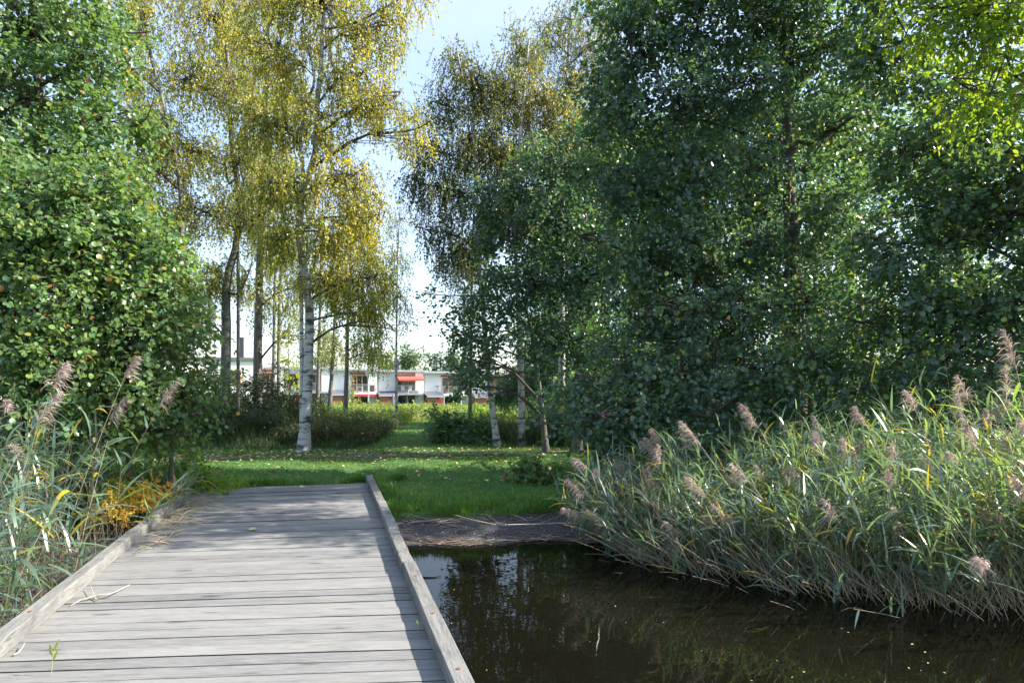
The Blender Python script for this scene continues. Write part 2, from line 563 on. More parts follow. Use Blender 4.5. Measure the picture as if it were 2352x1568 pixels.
# ground: soil under grass, gravel and mud where the bank drops to the water
m, nt, out = nodes('bank_and_soil')
ge = N(nt, 'ShaderNodeNewGeometry')
sp = N(nt, 'ShaderNodeSeparateXYZ')
nt.links.new(ge.outputs['Position'], sp.inputs[0])
n1 = N(nt, 'ShaderNodeTexNoise', Scale=1.3, Detail=7.0)
n2 = N(nt, 'ShaderNodeTexNoise', Scale=55.0, Detail=4.0)
n3 = N(nt, 'ShaderNodeTexVoronoi', Scale=85.0)
for n in (n1, n2, n3):
    nt.links.new(ge.outputs['Position'], n.inputs['Vector'])
grass_r = ramp(nt, [(0.3, (0.028, 0.080, 0.016)), (0.55, (0.050, 0.130, 0.022)), (0.75, (0.080, 0.155, 0.030))])
nt.links.new(n1.outputs['Fac'], grass_r.inputs['Fac'])
grav_r = ramp(nt, [(0.30, (0.030, 0.028, 0.030)), (0.52, (0.085, 0.080, 0.084)), (0.66, (0.15, 0.14, 0.14)), (0.8, (0.34, 0.31, 0.30))])
nt.links.new(n2.outputs['Fac'], grav_r.inputs['Fac'])
gm = N(nt, 'ShaderNodeMix', data_type='RGBA', blend_type='MULTIPLY')
gm.inputs['Factor'].default_value = 0.6
nt.links.new(grav_r.outputs['Color'], gm.inputs['A'])
nt.links.new(n3.outputs['Color'], gm.inputs['B'])
mud_r = ramp(nt, [(0.3, (0.040, 0.026, 0.014)), (0.7, (0.085, 0.056, 0.028))])
nt.links.new(n1.outputs['Fac'], mud_r.inputs['Fac'])
zj = N(nt, 'ShaderNodeMath', operation='MULTIPLY_ADD')
nt.links.new(n1.outputs['Fac'], zj.inputs[0])
zj.inputs[1].default_value = 0.10
nt.links.new(sp.outputs['Z'], zj.inputs[2])
mr1 = N(nt, 'ShaderNodeMapRange')
mr1.inputs[1].default_value = -0.18
mr1.inputs[2].default_value = -0.13
nt.links.new(zj.outputs[0], mr1.inputs[0])
ygt = N(nt, 'ShaderNodeMath', operation='GREATER_THAN')
ygt.inputs[1].default_value = 20.0
nt.links.new(sp.outputs['Y'], ygt.inputs[0])
mxx = N(nt, 'ShaderNodeMath', operation='MAXIMUM')
nt.links.new(mr1.outputs[0], mxx.inputs[0])
nt.links.new(ygt.outputs[0], mxx.inputs[1])
mr2 = N(nt, 'ShaderNodeMapRange')
mr2.inputs[1].default_value = -0.46
mr2.inputs[2].default_value = -0.36
nt.links.new(zj.outputs[0], mr2.inputs[0])
mixa = N(nt, 'ShaderNodeMix', data_type='RGBA')
nt.links.new(mr2.outputs[0], mixa.inputs['Factor'])
nt.links.new(mud_r.outputs['Color'], mixa.inputs['A'])
nt.links.new(gm.outputs['Result'], mixa.inputs['B'])
mixb = N(nt, 'ShaderNodeMix', data_type='RGBA')
nt.links.new(mxx.outputs[0], mixb.inputs['Factor'])
nt.links.new(mixa.outputs['Result'], mixb.inputs['A'])
nt.links.new(grass_r.outputs['Color'], mixb.inputs['B'])
pr = N(nt, 'ShaderNodeBsdfPrincipled', Roughness=0.85)
nt.links.new(mixb.outputs['Result'], pr.inputs['Base Color'])
bp = N(nt, 'ShaderNodeBump', Strength=0.7, Distance=0.02)
nt.links.new(n2.outputs['Fac'], bp.inputs['Height'])
nt.links.new(bp.outputs['Normal'], pr.inputs['Normal'])
nt.links.new(pr.outputs[0], out.inputs['Surface'])
M['ground'] = m

# trodden path
m, nt, out = nodes('trodden_earth')
ge = N(nt, 'ShaderNodeNewGeometry')
n1 = N(nt, 'ShaderNodeTexNoise', Scale=9.0, Detail=6.0)
nt.links.new(ge.outputs['Position'], n1.inputs['Vector'])
rp = ramp(nt, [(0.3, (0.075, 0.055, 0.040)), (0.7, (0.17, 0.135, 0.105))])
nt.links.new(n1.outputs['Fac'], rp.inputs['Fac'])
pr = N(nt, 'ShaderNodeBsdfPrincipled', Roughness=0.9)
nt.links.new(rp.outputs['Color'], pr.inputs['Base Color'])
nt.links.new(pr.outputs[0], out.inputs['Surface'])
M['path'] = m

# pond water: mirror by Fresnel, brown-tinted clear below
m, nt, out = nodes('pond_water')
ge = N(nt, 'ShaderNodeNewGeometry')
n1 = N(nt, 'ShaderNodeTexNoise', Scale=2.4, Detail=2.0)
mp = N(nt, 'ShaderNodeMapping')
mp.inputs['Scale'].default_value = (1.0, 1.5, 1.0)
nt.links.new(ge.outputs['Position'], mp.inputs['Vector'])
nt.links.new(mp.outputs[0], n1.inputs['Vector'])
n2 = N(nt, 'ShaderNodeTexNoise', Scale=9.0, Detail=1.0)
nt.links.new(mp.outputs[0], n2.inputs['Vector'])
bp = N(nt, 'ShaderNodeBump', Strength=0.022, Distance=0.05)
nt.links.new(n1.outputs['Fac'], bp.inputs['Height'])
bq = N(nt, 'ShaderNodeBump', Strength=0.03, Distance=0.012)
nt.links.new(n2.outputs['Fac'], bq.inputs['Height'])
nt.links.new(bp.outputs['Normal'], bq.inputs['Normal'])
fr = N(nt, 'ShaderNodeFresnel', IOR=1.333)
nt.links.new(bq.outputs['Normal'], fr.inputs['Normal'])
gl = N(nt, 'ShaderNodeBsdfGlossy', Roughness=0.0)
nt.links.new(bq.outputs['Normal'], gl.inputs['Normal'])
tp = N(nt, 'ShaderNodeBsdfTransparent')
tp.inputs['Color'].default_value = (0.26, 0.22, 0.13, 1)
df = N(nt, 'ShaderNodeBsdfDiffuse')
df.inputs['Color'].default_value = (0.014, 0.013, 0.008, 1)
m0 = N(nt, 'ShaderNodeMixShader')
m0.inputs[0].default_value = 0.35
nt.links.new(tp.outputs[0], m0.inputs[1])
nt.links.new(df.outputs[0], m0.inputs[2])
m1 = N(nt, 'ShaderNodeMixShader')
nt.links.new(fr.outputs[0], m1.inputs[0])
nt.links.new(m0.outputs[0], m1.inputs[1])
nt.links.new(gl.outputs[0], m1.inputs[2])
nt.links.new(m1.outputs[0], out.inputs['Surface'])
M['water'] = m

# ------------------------------------------------------------------ the setting
xs = np.unique(np.concatenate([np.linspace(-900, -60, 15), np.linspace(-60, -12, 25), np.linspace(-12, 12, 161), np.linspace(12, 60, 25), np.linspace(60, 900, 15)]))
ys = np.unique(np.concatenate([np.linspace(-300, -20, 10), np.linspace(-20, 0, 21), np.linspace(0, 14, 141), np.linspace(14, 40, 53), np.linspace(40, 100, 41), np.linspace(100, 1500, 25)]))
GX, GY = np.meshgrid(xs, ys)
GZ = gz(GX, GY)
near = (np.abs(GX) < 12) & (GY < 14) & (GY > 0)
GZ = GZ + np.where(near, rng.normal(0, 0.006, GX.shape), 0)
nx, ny = len(xs), len(ys)
ii = (np.arange(ny - 1)[:, None] * nx + np.arange(nx - 1)[None]).ravel()
g = MB()
g.add(np.stack([GX, GY, GZ], -1).reshape(-1, 3), np.stack([ii, ii + 1, ii + nx + 1, ii + nx], -1))
ground = g.build('ground', M['ground'], smooth_=True, kind='structure')
ground['label'] = 'grassy park ground sloping to a dark gravel bank'

w = MB()
w.add([(-120, -280, -0.42), (160, -280, -0.42), (160, 11.5, -0.42), (-120, 11.5, -0.42)], [(0, 1, 2, 3)])
water = w.build('pond_water', M['water'], kind='structure')
water['label'] = 'dark still pond water beside the jetty'

# trodden path across the lawn
px = np.linspace(-14, 9, 70)
pyc = 14.75 + (px + 6.5) * 0.17 + 0.12 * np.sin(px * 0.9)
wd = 0.24 + 0.10 * np.sin(px * 1.7 + 1) + 0.05 * rng.standard_normal(70)
pa = np.stack([px, pyc - wd, gz(px, pyc - wd) + 0.012], -1)
pb = np.stack([px, pyc + wd, gz(px, pyc + wd) + 0.012], -1)
g = MB()
i = np.arange(69) * 2
g.add(np.stack([pa, pb], 1).reshape(-1, 3), np.stack([i, i + 2, i + 3, i + 1], -1))
fp = g.build('footpath', M['path'], smooth_=True, kind='structure')
fp['label'] = 'narrow trodden earth path across the lawn'


# ------------------------------------------------------------------ jetty: planks, kerb rails, bearers
def XL(Y):
    return -2.968 - 0.274 * (Y - 3.957)


def XR(Y):
    return -0.3685 - 0.2706 * (Y - 3.657)


jetty = thing('wooden_jetty', 'weathered grey plank jetty with low timber kerbs', 'jetty', (-2.5, 7.0, 0))
JB = np.array([-2.5, 7.0, 0.0])
tl, k = -2.4, 0
while tl < 10.35:
    pitch = 0.1475 + rng.normal(0, 0.0025)
    ga = abs(rng.normal(0.0020, 0.0022)) + 0.0085
    if rng.random() < 0.12:
        ga += 0.005
    dl = float(np.interp(tl, [-2.4, 4.0, 10.5], [0.10, 0.20, 0.62]))
    dl2 = float(np.interp(tl + pitch, [-2.4, 4.0, 10.5], [0.10, 0.20, 0.62]))
    ov = 0.09 + rng.normal(0, 0.012)
    ov2 = 0.09 + rng.normal(0, 0.012)
    c = []
    for (Y0, d0) in ((tl, dl), (tl + pitch - ga, dl2)):
        YR = Y0 + d0
        a = np.array([XL(Y0), Y0])
        b = np.array([XR(YR), YR])
        e = (b - a) / np.linalg.norm(b - a)
        c.append((a - e * ov, b + e * ov2))
    (a0, b0), (a1, b1) = c
    L = np.linalg.norm(b0 - a0)
    e = (b0 - a0) / L
    nvec = np.array([-e[1], e[0]])
    cen = (a0 + b0 + a1 + b1) / 4
    ang = math.atan2(e[1], e[0])

    def loc(p):
        q = p - cen
        return np.array([q @ e, q @ nvec])
    A0, B0, B1, A1 = loc(a0), loc(b0), loc(b1), loc(a1)
    bev = 0.003
    nseg = 5
    th = 0.040
    V, Fc = [], []
    crown_ = rng.normal(0, 0.0006)
    for s in range(nseg + 1):
        u = s / nseg
        lo = A0 + (B0 - A0) * u
        hi = A1 + (B1 - A1) * u
        wob = rng.normal(0, 0.0012)
        lo = lo + np.array([0, wob])
        hi = hi + np.array([0, rng.normal(0, 0.0012)])
        zz = 0.003 * math.sin(u * 3.1) * crown_ / 0.0006
        V += [(lo[0], lo[1], -th), (lo[0], lo[1], -bev + zz), (lo[0], lo[1] + bev, zz), (hi[0], hi[1] - bev, zz + crown_), (hi[0], hi[1], -bev + zz + crown_), (hi[0], hi[1], -th)]
    for s in range(nseg):
        for r_ in range(6):
            r2 = (r_ + 1) % 6
            Fc.append((s * 6 + r_, s * 6 + r2, (s + 1) * 6 + r2, (s + 1) * 6 + r_))
    g = MB()
    V = np.array(V)
    g.add(V, np.array(Fc)[:, ::-1])
    n0 = nseg * 6
    g.f.append(np.array([[0, 1, 2, 3, 4, 5]]))
    g.f.append(np.array([[n0 + 5, n0 + 4, n0 + 3, n0 + 2, n0 + 1, n0]]))
    o = g.build('plank', M['deck'], jetty)
    o.data.materials.append(M['edge'])  # slot for sides and underside, carrying the painted gap shade
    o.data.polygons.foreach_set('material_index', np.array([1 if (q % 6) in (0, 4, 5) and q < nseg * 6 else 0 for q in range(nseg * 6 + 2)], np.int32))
    o.location = (cen[0] - JB[0], cen[1] - JB[1], rng.normal(0, 0.0009))
    o.rotation_euler = (rng.normal(0, 0.004), rng.normal(0, 0.0008), ang)
    tl += pitch
    k += 1


def kerb(side, Y0, Y1, jog, label=None):
    X = XL if side < 0 else XR
    a = np.array([X(Y0), Y0])
    b = np.array([X(Y1), Y1])
    e = (b - a) / np.linalg.norm(b - a)
    out_ = np.array([e[1], -e[0]]) * (1 if side > 0 else -1)
    a, b = a + out_ * (0.062 + jog), b + out_ * (0.062 + jog)
    L = np.linalg.norm(b - a) - 0.004
    cen = (a + b) / 2
    h, wv, bv = 0.096, 0.053, 0.006
    sec = [(-wv, 0.0), (-wv, h - bv), (-wv + bv, h), (wv - bv, h), (wv, h - bv), (wv, 0.0)]
    ns = 8
    V, Fc = [], []
    for s in range(ns + 1):
        u = -L / 2 + L * s / ns
        for (p, q) in sec:
            V.append((u, p + rng.normal(0, 0.0015), q + rng.normal(0, 0.0012)))
    for s in range(ns):
        for r_ in range(6):
            r2 = (r_ + 1) % 6
            Fc.append((s * 6 + r_, (s + 1) * 6 + r_, (s + 1) * 6 + r2, s * 6 + r2))
    g = MB().add(V, Fc)
    g.f.append(np.array([[0, 1, 2, 3, 4, 5]]))
    g.f.append(np.array([[ns * 6 + 5 - q for q in range(6)]]))
    o = g.build('kerb_rail', M['rail'], jetty, label=label)
    o.location = (cen[0] - JB[0], cen[1] - JB[1], 0.004)
    o.rotation_euler = (0, 0, math.atan2(e[1], e[0]))
    nn = int(L / 0.9)
    for q in range(nn):
        u = -L / 2 + (q + 0.5) * L / nn
        g = MB()
        an = np.arange(8) / 8 * 2 * np.pi
        V = [(u + 0.013 * math.cos(t), 0.013 * math.sin(t), z) for z in (h - 0.004, h + 0.0035) for t in an]
        g.add(V, [(i_, (i_ + 1) % 8, 8 + (i_ + 1) % 8, 8 + i_) for i_ in range(8)])
        g.f.append(np.array([[8 + i_ for i_ in range(8)]]))
        g.build('bolt_head', M['nail'], o)


for (s, y0, y1, j) in ((1, -2.4, 1.4, 0.0), (1, 1.4, 5.75, 0.004), (1, 5.75, 7.05, -0.006), (1, 7.05, 8.75, 0.005), (1, 8.75, 11.2, 0.0),
                       (-1, -2.4, 2.2, 0.0), (-1, 2.2, 5.9, -0.004), (-1, 5.9, 8.3, 0.006), (-1, 8.3, 9.6, -0.004)):
    kerb(s, y0, y1, j)
for s, X in ((-1, XL), (0, lambda Y: (XL(Y) + XR(Y)) / 2), (1, XR)):
    g = MB()
    y0, y1 = -2.3, 10.2
    a, b = np.array([X(y0), y0]), np.array([X(y1), y1])
    e = (b - a) / np.linalg.norm(b - a)
    cen = (a + b) / 2
    L = np.linalg.norm(b - a)
    g.box(-L / 2, L / 2, -0.04, 0.04, -0.20, -0.047)
    o = g.build('bearer', M['under'], jetty)
    o.location = (cen[0] - JB[0], cen[1] - JB[1], 0)
    o.rotation_euler = (0, 0, math.atan2(e[1], e[0]))
for Yp in (-2.0, 0.6, 3.2, 5.8, 8.2):
    for X in (XL, XR):
        g = MB()
        x0, z0 = X(Yp), float(gz(X(Yp), Yp)) - 0.4
        p = np.array([(x0, Yp, z0), (x0, Yp, -0.10), (x0, Yp, -0.047)])
        tubes(g, p, np.array([0.075, 0.07, 0.07]), 10)
        g.build('post', M['under'], jetty, True, base=JB)

# ------------------------------------------------------------------ trees


def nearest_on(path, rad, z):
    i = int(np.clip(np.searchsorted(path[:, 2], z), 1, len(path) - 1))
    return path[i], rad[i]


def make_tree(name, label, cat, stems, blobs, leaf, dens, lsize, kind, bark, droop=0.25, per_twig=7, twig=0.40,
              mu=0.4, sc=0.12, sl=0.13, group=None, limb_r=0.035, branch_sides=4, twig_mesh=True, trunk_sides=10, per_sub=8, tintb=None, lift=0.35, yellow=0.0):
    paths = []
    for (pts, r0, r1) in stems:
        w_ = np.array([P(*q) for q in pts])
        gzv = float(gz(w_[0, 0], w_[0, 1]))
        w_[0, 2] = gzv - 0.06
        sp_ = spline(w_, 26)
        tt = np.linspace(0, 1, 26)
        rr = r0 + (r1 - r0) * tt ** 0.85
        hgt = sp_[:, 2] - gzv
        rr = rr * (1 + 0.35 * np.exp(-hgt / 0.22))
        paths.append((sp_, rr))
    base = paths[0][0][0].copy()
    base[2] += 0.06
    root = thing(name, label, cat, base, group=group)
    for (sp_, rr) in paths:
        g = MB()
        tubes(g, sp_, rr, trunk_sides, wob=0.02)
        g.build('trunk', bark, root, True, base=base)
    lv = MB()
    br = MB()
    allb, allr = [], []
    for bi, (bx, by, bY, rx, ry, rd) in enumerate(blobs):
        c = P(bx, by, bY)
        rad = np.array([rx * bY / F, rd, ry * bY / F])
        # limb from the closest stem to the clump
        best = None
        for (sp_, rr) in paths:
            d = np.hypot(sp_[:, 0] - c[0], sp_[:, 1] - c[1])
            za = c[2] - lift * d - 0.25 * rad[2]
            j = int(np.argmin(np.abs(sp_[:, 2] - np.clip(za, sp_[3, 2], sp_[-1, 2])) + 0.3 * d))
            q = np.linalg.norm(sp_[j] - c)
            if best is None or q < best[0]:
                best = (q, sp_[j], rr[j])
        a = best[1]
        mid = a + (c - a) * 0.5 + np.array([0, 0, 0.10 * best[0]]) + rng.normal(0, 0.06 * best[0], 3)
        limb = spline([a, mid, c, c + (c - a) * 0.25 + rng.normal(0, 0.1, 3)], 9)
        r0 = min(best[2] * 0.6, limb_r * (0.6 + 0.25 * best[0]))
        tubes(br, limb, np.linspace(r0, 0.008, 9), 6, wob=0.04)
        nl = math.pi * rx * ry * dens
        ns = max(4, int(nl / (per_sub * per_twig)))
        dirs = nrm(rng.standard_normal((ns, 3)))
        rr_ = rng.random(ns) ** (1 / 2.3)
        subs = c + dirs * rr_[:, None] * rad * 0.93 * (1 + 0.16 * rng.standard_normal((ns, 1)))
        # branch to each sub clump
        li = rng.integers(2, 9, ns)
        st = limb[li]
        jit = rng.normal(0, 0.10, (ns, 3)) * np.linalg.norm(subs - st, axis=1)[:, None]
        t = np.linspace(0, 1, 4)[None, :, None]
        pth = st[:, None] + (subs - st)[:, None] * t + jit[:, None] * np.sin(t * np.pi)
        allb.append(pth)
        allr.append(np.tile(np.array([0.013, 0.010, 0.007, 0.004]), (ns, 1)) * (0.7 + 0.6 * rng.random((ns, 1))))
        # twigs
        nt_ = ns * per_sub
        sidx = np.repeat(np.arange(ns), per_sub)
        outw = nrm((subs - c) / rad)[sidx]
        s0 = subs[sidx] + rng.normal(0, 0.10 * twig / 0.4, (nt_, 3))
        td = nrm(outw * 0.7 + rng.normal(0, 0.62, (nt_, 3)) + np.array([0, 0, -droop]))
        tlen = twig * (0.55 + 0.8 * rng.random(nt_))
        if droop > 0.8:
            hang = s0[:, None] + np.stack([td * (tlen * f)[:, None] * np.array([1 - 0.45 * f, 1 - 0.45 * f, 1]) for f in (0, 0.5, 1.0)], 1)
            tp_ = hang
        else:
            tp_ = s0[:, None] + np.stack([td * (tlen * f)[:, None] + np.array([0, 0, -0.10 * f * f]) * tlen[:, None] for f in (0, 0.5, 1.0)], 1)
        if twig_mesh:
            if droop < 0.8:
                ribbons(br, tp_[:, [0, 2]], np.tile(np.array([0.007, 0.003]), (nt_, 1)), np.cross(td, rng.normal(0, 1, (nt_, 3))), 0.5)
            else:
                tubes(br, tp_[:, [0, 2]], np.tile(np.array([0.0056, 0.0024]), (nt_, 1)), 3)
        m_ = per_twig
        f = (np.arange(m_) + rng.random((nt_, m_))) / m_
        f = f[..., None]
        lp = tp_[:, None, 0] * (1 - f) ** 2 + 2 * tp_[:, None, 1] * f * (1 - f) + tp_[:, None, 2] * f ** 2
        lp = lp + rng.normal(0, 0.022 * lsize / 0.07, lp.shape)
        n = nt_ * m_
        lp = lp.reshape(-1, 3)
        tdl = np.repeat(td, m_, 0)
        ax = tdl * 0.55 + rng.normal(0, 0.60, (n, 3)) + np.array([0, 0, -0.35 if droop < 0.8 else -0.8])
        no = rng.normal(0, 0.55, (n, 3)) + np.array([0, 0, 0.9 if droop < 0.8 else 0.35]) + 0.35 * np.repeat(outw, m_, 0)
        sz = lsize * (0.65 + 0.6 * rng.random(n))
        bt = 0.0 if tintb is None else tintb[bi % len(tintb)]
        ti = mu + bt + sc * np.repeat(rng.standard_normal(ns)[sidx], m_) + sl * rng.standard_normal(n)
        if yellow:
            ti = np.where(rng.random(n) < yellow, 0.93 + 0.07 * rng.random(n), np.minimum(ti, 0.9))
        leaves(lv, lp, ax, no, sz, np.clip(ti, 0, 1), kind)
    tubes(br, np.concatenate(allb), np.concatenate(allr), branch_sides)
    br.build('branches', M['twig'] if bark is not M['bark'] else M['twig'], root, False, base=base, kind='stuff')
    lv.build('crown', leaf, root, True, base=base, kind='stuff')
    return root


def St(pts, Y, r0, r1):
    return ([(x, y, Y) for (x, y) in pts], r0, r1)


# yellow birches on the left
BG = 'yellowing birches left of the grass gap'
make_tree('birch_tree', 'large white-trunked yellow birch at the edge of the lawn', 'tree',
          [St([(697, 1033), (704, 930), (709, 800), (711, 700), (698, 620), (689, 545), (692, 450), (720, 370), (727, 300), (729, 230), (738, 150), (742, 60), (760, -60), (770, -140)], 16.4, 0.132, 0.03),
           St([(694, 640), (692, 470), (700, 430), (690, 340), (700, 250), (722, 180), (700, 80), (690, -30)], 16.45, 0.05, 0.02)],
          [(740, 10, 16.4, 150, 95, 1.6), (880, 60, 16.4, 65, 90, 1.1), (885, 235, 16.4, 85, 60, 1.2), (800, 180, 16.3, 90, 70, 1.3), (740, 270, 16.2, 90, 60, 1.4), (640, 120, 16.6, 90, 100, 1.3),
           (620, 280, 16.4, 110, 70, 1.3), (780, 410, 16, 90, 80, 1.3), (660, 420, 16.2, 95, 70, 1.2), (840, 500, 16.2, 50, 90, 1.0), (760, 540, 16.0, 70, 60, 1.1), (830, 640, 16.2, 60, 75, .9),
           (650, 540, 16.3, 60, 60, 1), (740, 650, 16.4, 55, 55, .8), (855, 750, 16.3, 28, 70, .5), (800, 720, 16.6, 40, 50, .7), (730, -120, 16.4, 160, 80, 1.6), (940, -15, 16.3, 45, 40, .8), (945, 300, 16.4, 40, 45, .7)],
          M['birch'], 0.155, 0.064, 'kite', M['bark'], droop=1.0, per_twig=9, twig=0.55, mu=0.49, sc=0.13, sl=0.19, group=BG, limb_r=0.036,
          tintb=[0, .06, .05, .05, 0, .05, -.05, .12, -.04, .1, 0, -.05, -.08, -.1, -.15, -.12, .06, .1, .05])
make_tree('birch_tree', 'leaning grey-trunked yellow birch with a low side limb, left of the big one', 'tree',
          [St([(512, 1010), (517, 900), (520, 760), (519, 680), (526, 620), (543, 560), (549, 450), (535, 350), (529, 280), (525, 180), (518, 60), (512, -60)], 19, 0.155, 0.035),
           St([(521, 760), (522, 705), (545, 675), (566, 640), (580, 600)], 19, 0.05, 0.02),
           St([(547, 520), (545, 470), (525, 420), (515, 370)], 19, 0.05, 0.02)],
          [(480, 40, 19, 100, 70, 1.5), (440, 180, 19, 85, 80, 1.4), (540, 190, 19, 85, 90, 1.4), (420, 330, 19, 90, 80, 1.4), (560, 370, 19, 90, 80, 1.4), (450, 480, 19, 80, 70, 1.2), (590, 500, 19, 80, 65, 1.2),
           (480, 620, 19.3, 40, 60, .8), (560, 640, 19.3, 40, 50, .8), (460, 740, 19.5, 35, 60, .6), (500, -70, 19, 130, 70, 1.5)],
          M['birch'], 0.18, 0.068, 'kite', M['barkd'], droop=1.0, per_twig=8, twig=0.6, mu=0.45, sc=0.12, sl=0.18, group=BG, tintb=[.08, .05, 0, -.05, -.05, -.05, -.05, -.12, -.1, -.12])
make_tree('birch_tree', 'dark straight-trunked birch between the leaning birch and the big white one', 'tree',
          [St([(592, 1000), (592, 850), (594, 700), (598, 560), (605, 400), (612, 200), (618, 20), (622, -90)], 22, 0.165, 0.04)],
          [(600, -20, 22, 110, 80, 1.7), (570, 110, 22, 75, 80, 1.4), (650, 220, 22, 80, 90, 1.4), (620, 380, 22, 75, 75, 1.3), (560, 480, 22, 60, 60, 1.1), (640, 560, 22, 65, 65, 1.1), (600, 690, 22.5, 32, 50, .7), (675, 660, 22, 50, 60, 1.0), (680, 780, 22, 26, 50, .5)],
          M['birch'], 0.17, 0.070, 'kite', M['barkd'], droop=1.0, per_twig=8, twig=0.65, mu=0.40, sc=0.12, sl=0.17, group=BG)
make_tree('birch_tree', 'thin yellow birch half hidden behind the green tree at far left', 'tree',
          [St([(408, 1000), (412, 700), (416, 560), (418, 500), (410, 400), (380, 260), (345, 120), (325, 0)], 18, 0.10, 0.03)],
          [(305, 45, 18, 50, 60, 1), (300, 160, 18, 50, 70, 1), (340, 270, 18, 55, 60, 1), (350, 390, 18, 75, 75, 1.2), (340, 520, 18, 75, 70, 1.2), (400, 610, 18, 60, 60, 1), (440, 660, 18.5, 40, 60, .8), (400, 740, 18.5, 40, 60, .8), (300, -40, 18, 60, 40, 1)],
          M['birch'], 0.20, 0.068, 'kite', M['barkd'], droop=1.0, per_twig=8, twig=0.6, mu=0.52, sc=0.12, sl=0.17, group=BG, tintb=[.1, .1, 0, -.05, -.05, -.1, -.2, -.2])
for (nm, pts, Y, r, bl, mu_) in (
        ('left stem of the thin birch pair behind the thicket', [(628, 950), (629, 800), (631, 650), (638, 500), (640, 380)], 33, 0.10, [(620, 430, 33, 45, 60, 1.2), (615, 560, 33, 45, 60, 1.2), (600, 690, 33, 25, 40, .8)], .35),
        ('right stem of the thin birch pair behind the thicket', [(640, 950), (640, 800), (643, 650), (652, 500), (660, 380)], 33.6, 0.105, [(670, 430, 33, 45, 60, 1.2), (665, 570, 33, 45, 60, 1.2), (665, 720, 33, 30, 45, .9)], .35),
        ('dark thin birch just right of the big white trunk', [(729, 968), (731, 860), (735, 720), (738, 560), (742, 450)], 30, 0.105, [(725, 520, 30, 40, 60, 1.1), (740, 640, 30, 45, 60, 1.1), (742, 770, 30, 28, 55, .8)], .38),
        ('leaning thin birch, middle of the three right of the big trunk', [(754, 972), (762, 860), (768, 760), (774, 620), (782, 480)], 29, 0.105, [(780, 540, 29, 45, 60, 1.1), (785, 660, 29, 40, 60, 1.0), (775, 790, 29, 28, 40, .7)], .36),
        ('thin birch with leaves hanging low over the balconies', [(792, 966), (796, 860), (799, 740), (806, 600), (815, 450)], 28, 0.115, [(830, 480, 28, 40, 60, 1.0), (840, 590, 28, 45, 60, 1.0), (850, 700, 28, 40, 55, .9), (865, 800, 28, 24, 50, .6), (825, 790, 28, 26, 45, .6), (885, 640, 28, 24, 60, .6)], .30)):
    make_tree('birch_tree', nm, 'tree', [St(pts, Y, r, 0.03)], bl, M['birch'], 0.24, 0.080, 'kite', M['barkd'], droop=1.0, per_twig=7, twig=0.7, mu=mu_, sc=0.10, sl=0.14, group=BG, trunk_sides=8)
make_tree('birch_tree', 'slender lone birch standing before the red awning', 'tree',
          [St([(911, 977), (910, 850), (911, 740), (914, 600), (918, 480)], 26.4, 0.062, 0.012)],
          [(918, 500, 26.4, 24, 50, .5), (912, 590, 26.4, 32, 55, .6), (918, 680, 26.4, 32, 45, .6), (937, 742, 26.4, 15, 18, .3), (900, 640, 26.4, 25, 40, .5)],
          M['birchg'], 0.16, 0.070, 'kite', M['bark'], droop=1.0, per_twig=7, twig=0.6, mu=0.55, sc=0.08, sl=0.15, trunk_sides=8, limb_r=0.02)

# birches right of the gap
RG = 'birches right of the grass gap'
make_tree('birch_tree', 'white birch leaning left at the foot, left of the trunk pair on the right', 'tree',
          [St([(1143, 1022), (1134, 960), (1122, 860), (1110, 720), (1100, 600), (1097, 480), (1088, 320), (1065, 190), (1048, 110)], 17.9, 0.095, 0.015)],
          [(1046, 135, 18, 38, 38, .7), (1090, 190, 18, 60, 55, 1.0), (1020, 240, 18, 42, 60, .8), (1080, 320, 18, 75, 75, 1.1), (985, 340, 18, 35, 50, .6), (965, 420, 18, 38, 45, .6), (1030, 440, 18, 70, 65, 1.0), (1000, 530, 18, 34, 60, .6), (1060, 580, 18, 60, 60, .9)],
          M['birchg'], 0.21, 0.064, 'kite', M['bark'], droop=1.0, per_twig=7, twig=0.6, mu=0.34, sc=0.10, sl=0.16, group=RG, tintb=[.05, .1, 0, .1, -.15, -.2, -.1, -.2, -.1])
make_tree('birch_tree', 'upright white birch, right of the trunk pair beside the alders', 'tree',
          [St([(1199, 1022), (1198, 930), (1195, 800), (1188, 650), (1185, 500), (1192, 340), (1205, 200), (1215, 90)], 17.9, 0.110, 0.02)],
          [(1195, 120, 18.5, 55, 55, 1.0), (1160, 220, 18.5, 85, 70, 1.2), (1250, 230, 18.5, 80, 70, 1.2), (1150, 350, 18.3, 85, 70, 1.2), (1250, 350, 18.3, 85, 70, 1.2), (1180, 470, 18.3, 85, 70, 1.1), (1120, 500, 18.3, 60, 60, 1), (1330, 300, 18.5, 70, 70, 1.1)],
          M['birchg'], 0.24, 0.064, 'kite', M['bark'], droop=1.0, per_twig=8, twig=0.55, mu=0.48, sc=0.12, sl=0.17, group=RG, tintb=[.05, .05, .1, .05, .1, -.1, -.2, .1])
make_tree('birch_tree', 'tallest birch on the right, its thin top against the sky', 'tree',
          [St([(1292, 1000), (1290, 700), (1292, 450), (1298, 250), (1306, 100), (1312, 5)], 23, 0.13, 0.015)],
          [(1308, 45, 23, 55, 50, 1.2), (1260, 110, 23, 42, 50, .9), (1350, 110, 23, 60, 60, 1.2), (1310, 190, 23, 75, 60, 1.3), (1390, 40, 24, 55, 60, 1.2), (1400, 170, 24, 60, 60, 1.2)],
          M['birchg'], 0.19, 0.068, 'kite', M['bark'], droop=1.0, per_twig=7, twig=0.65, mu=0.50, sc=0.10, sl=0.17, group=RG)
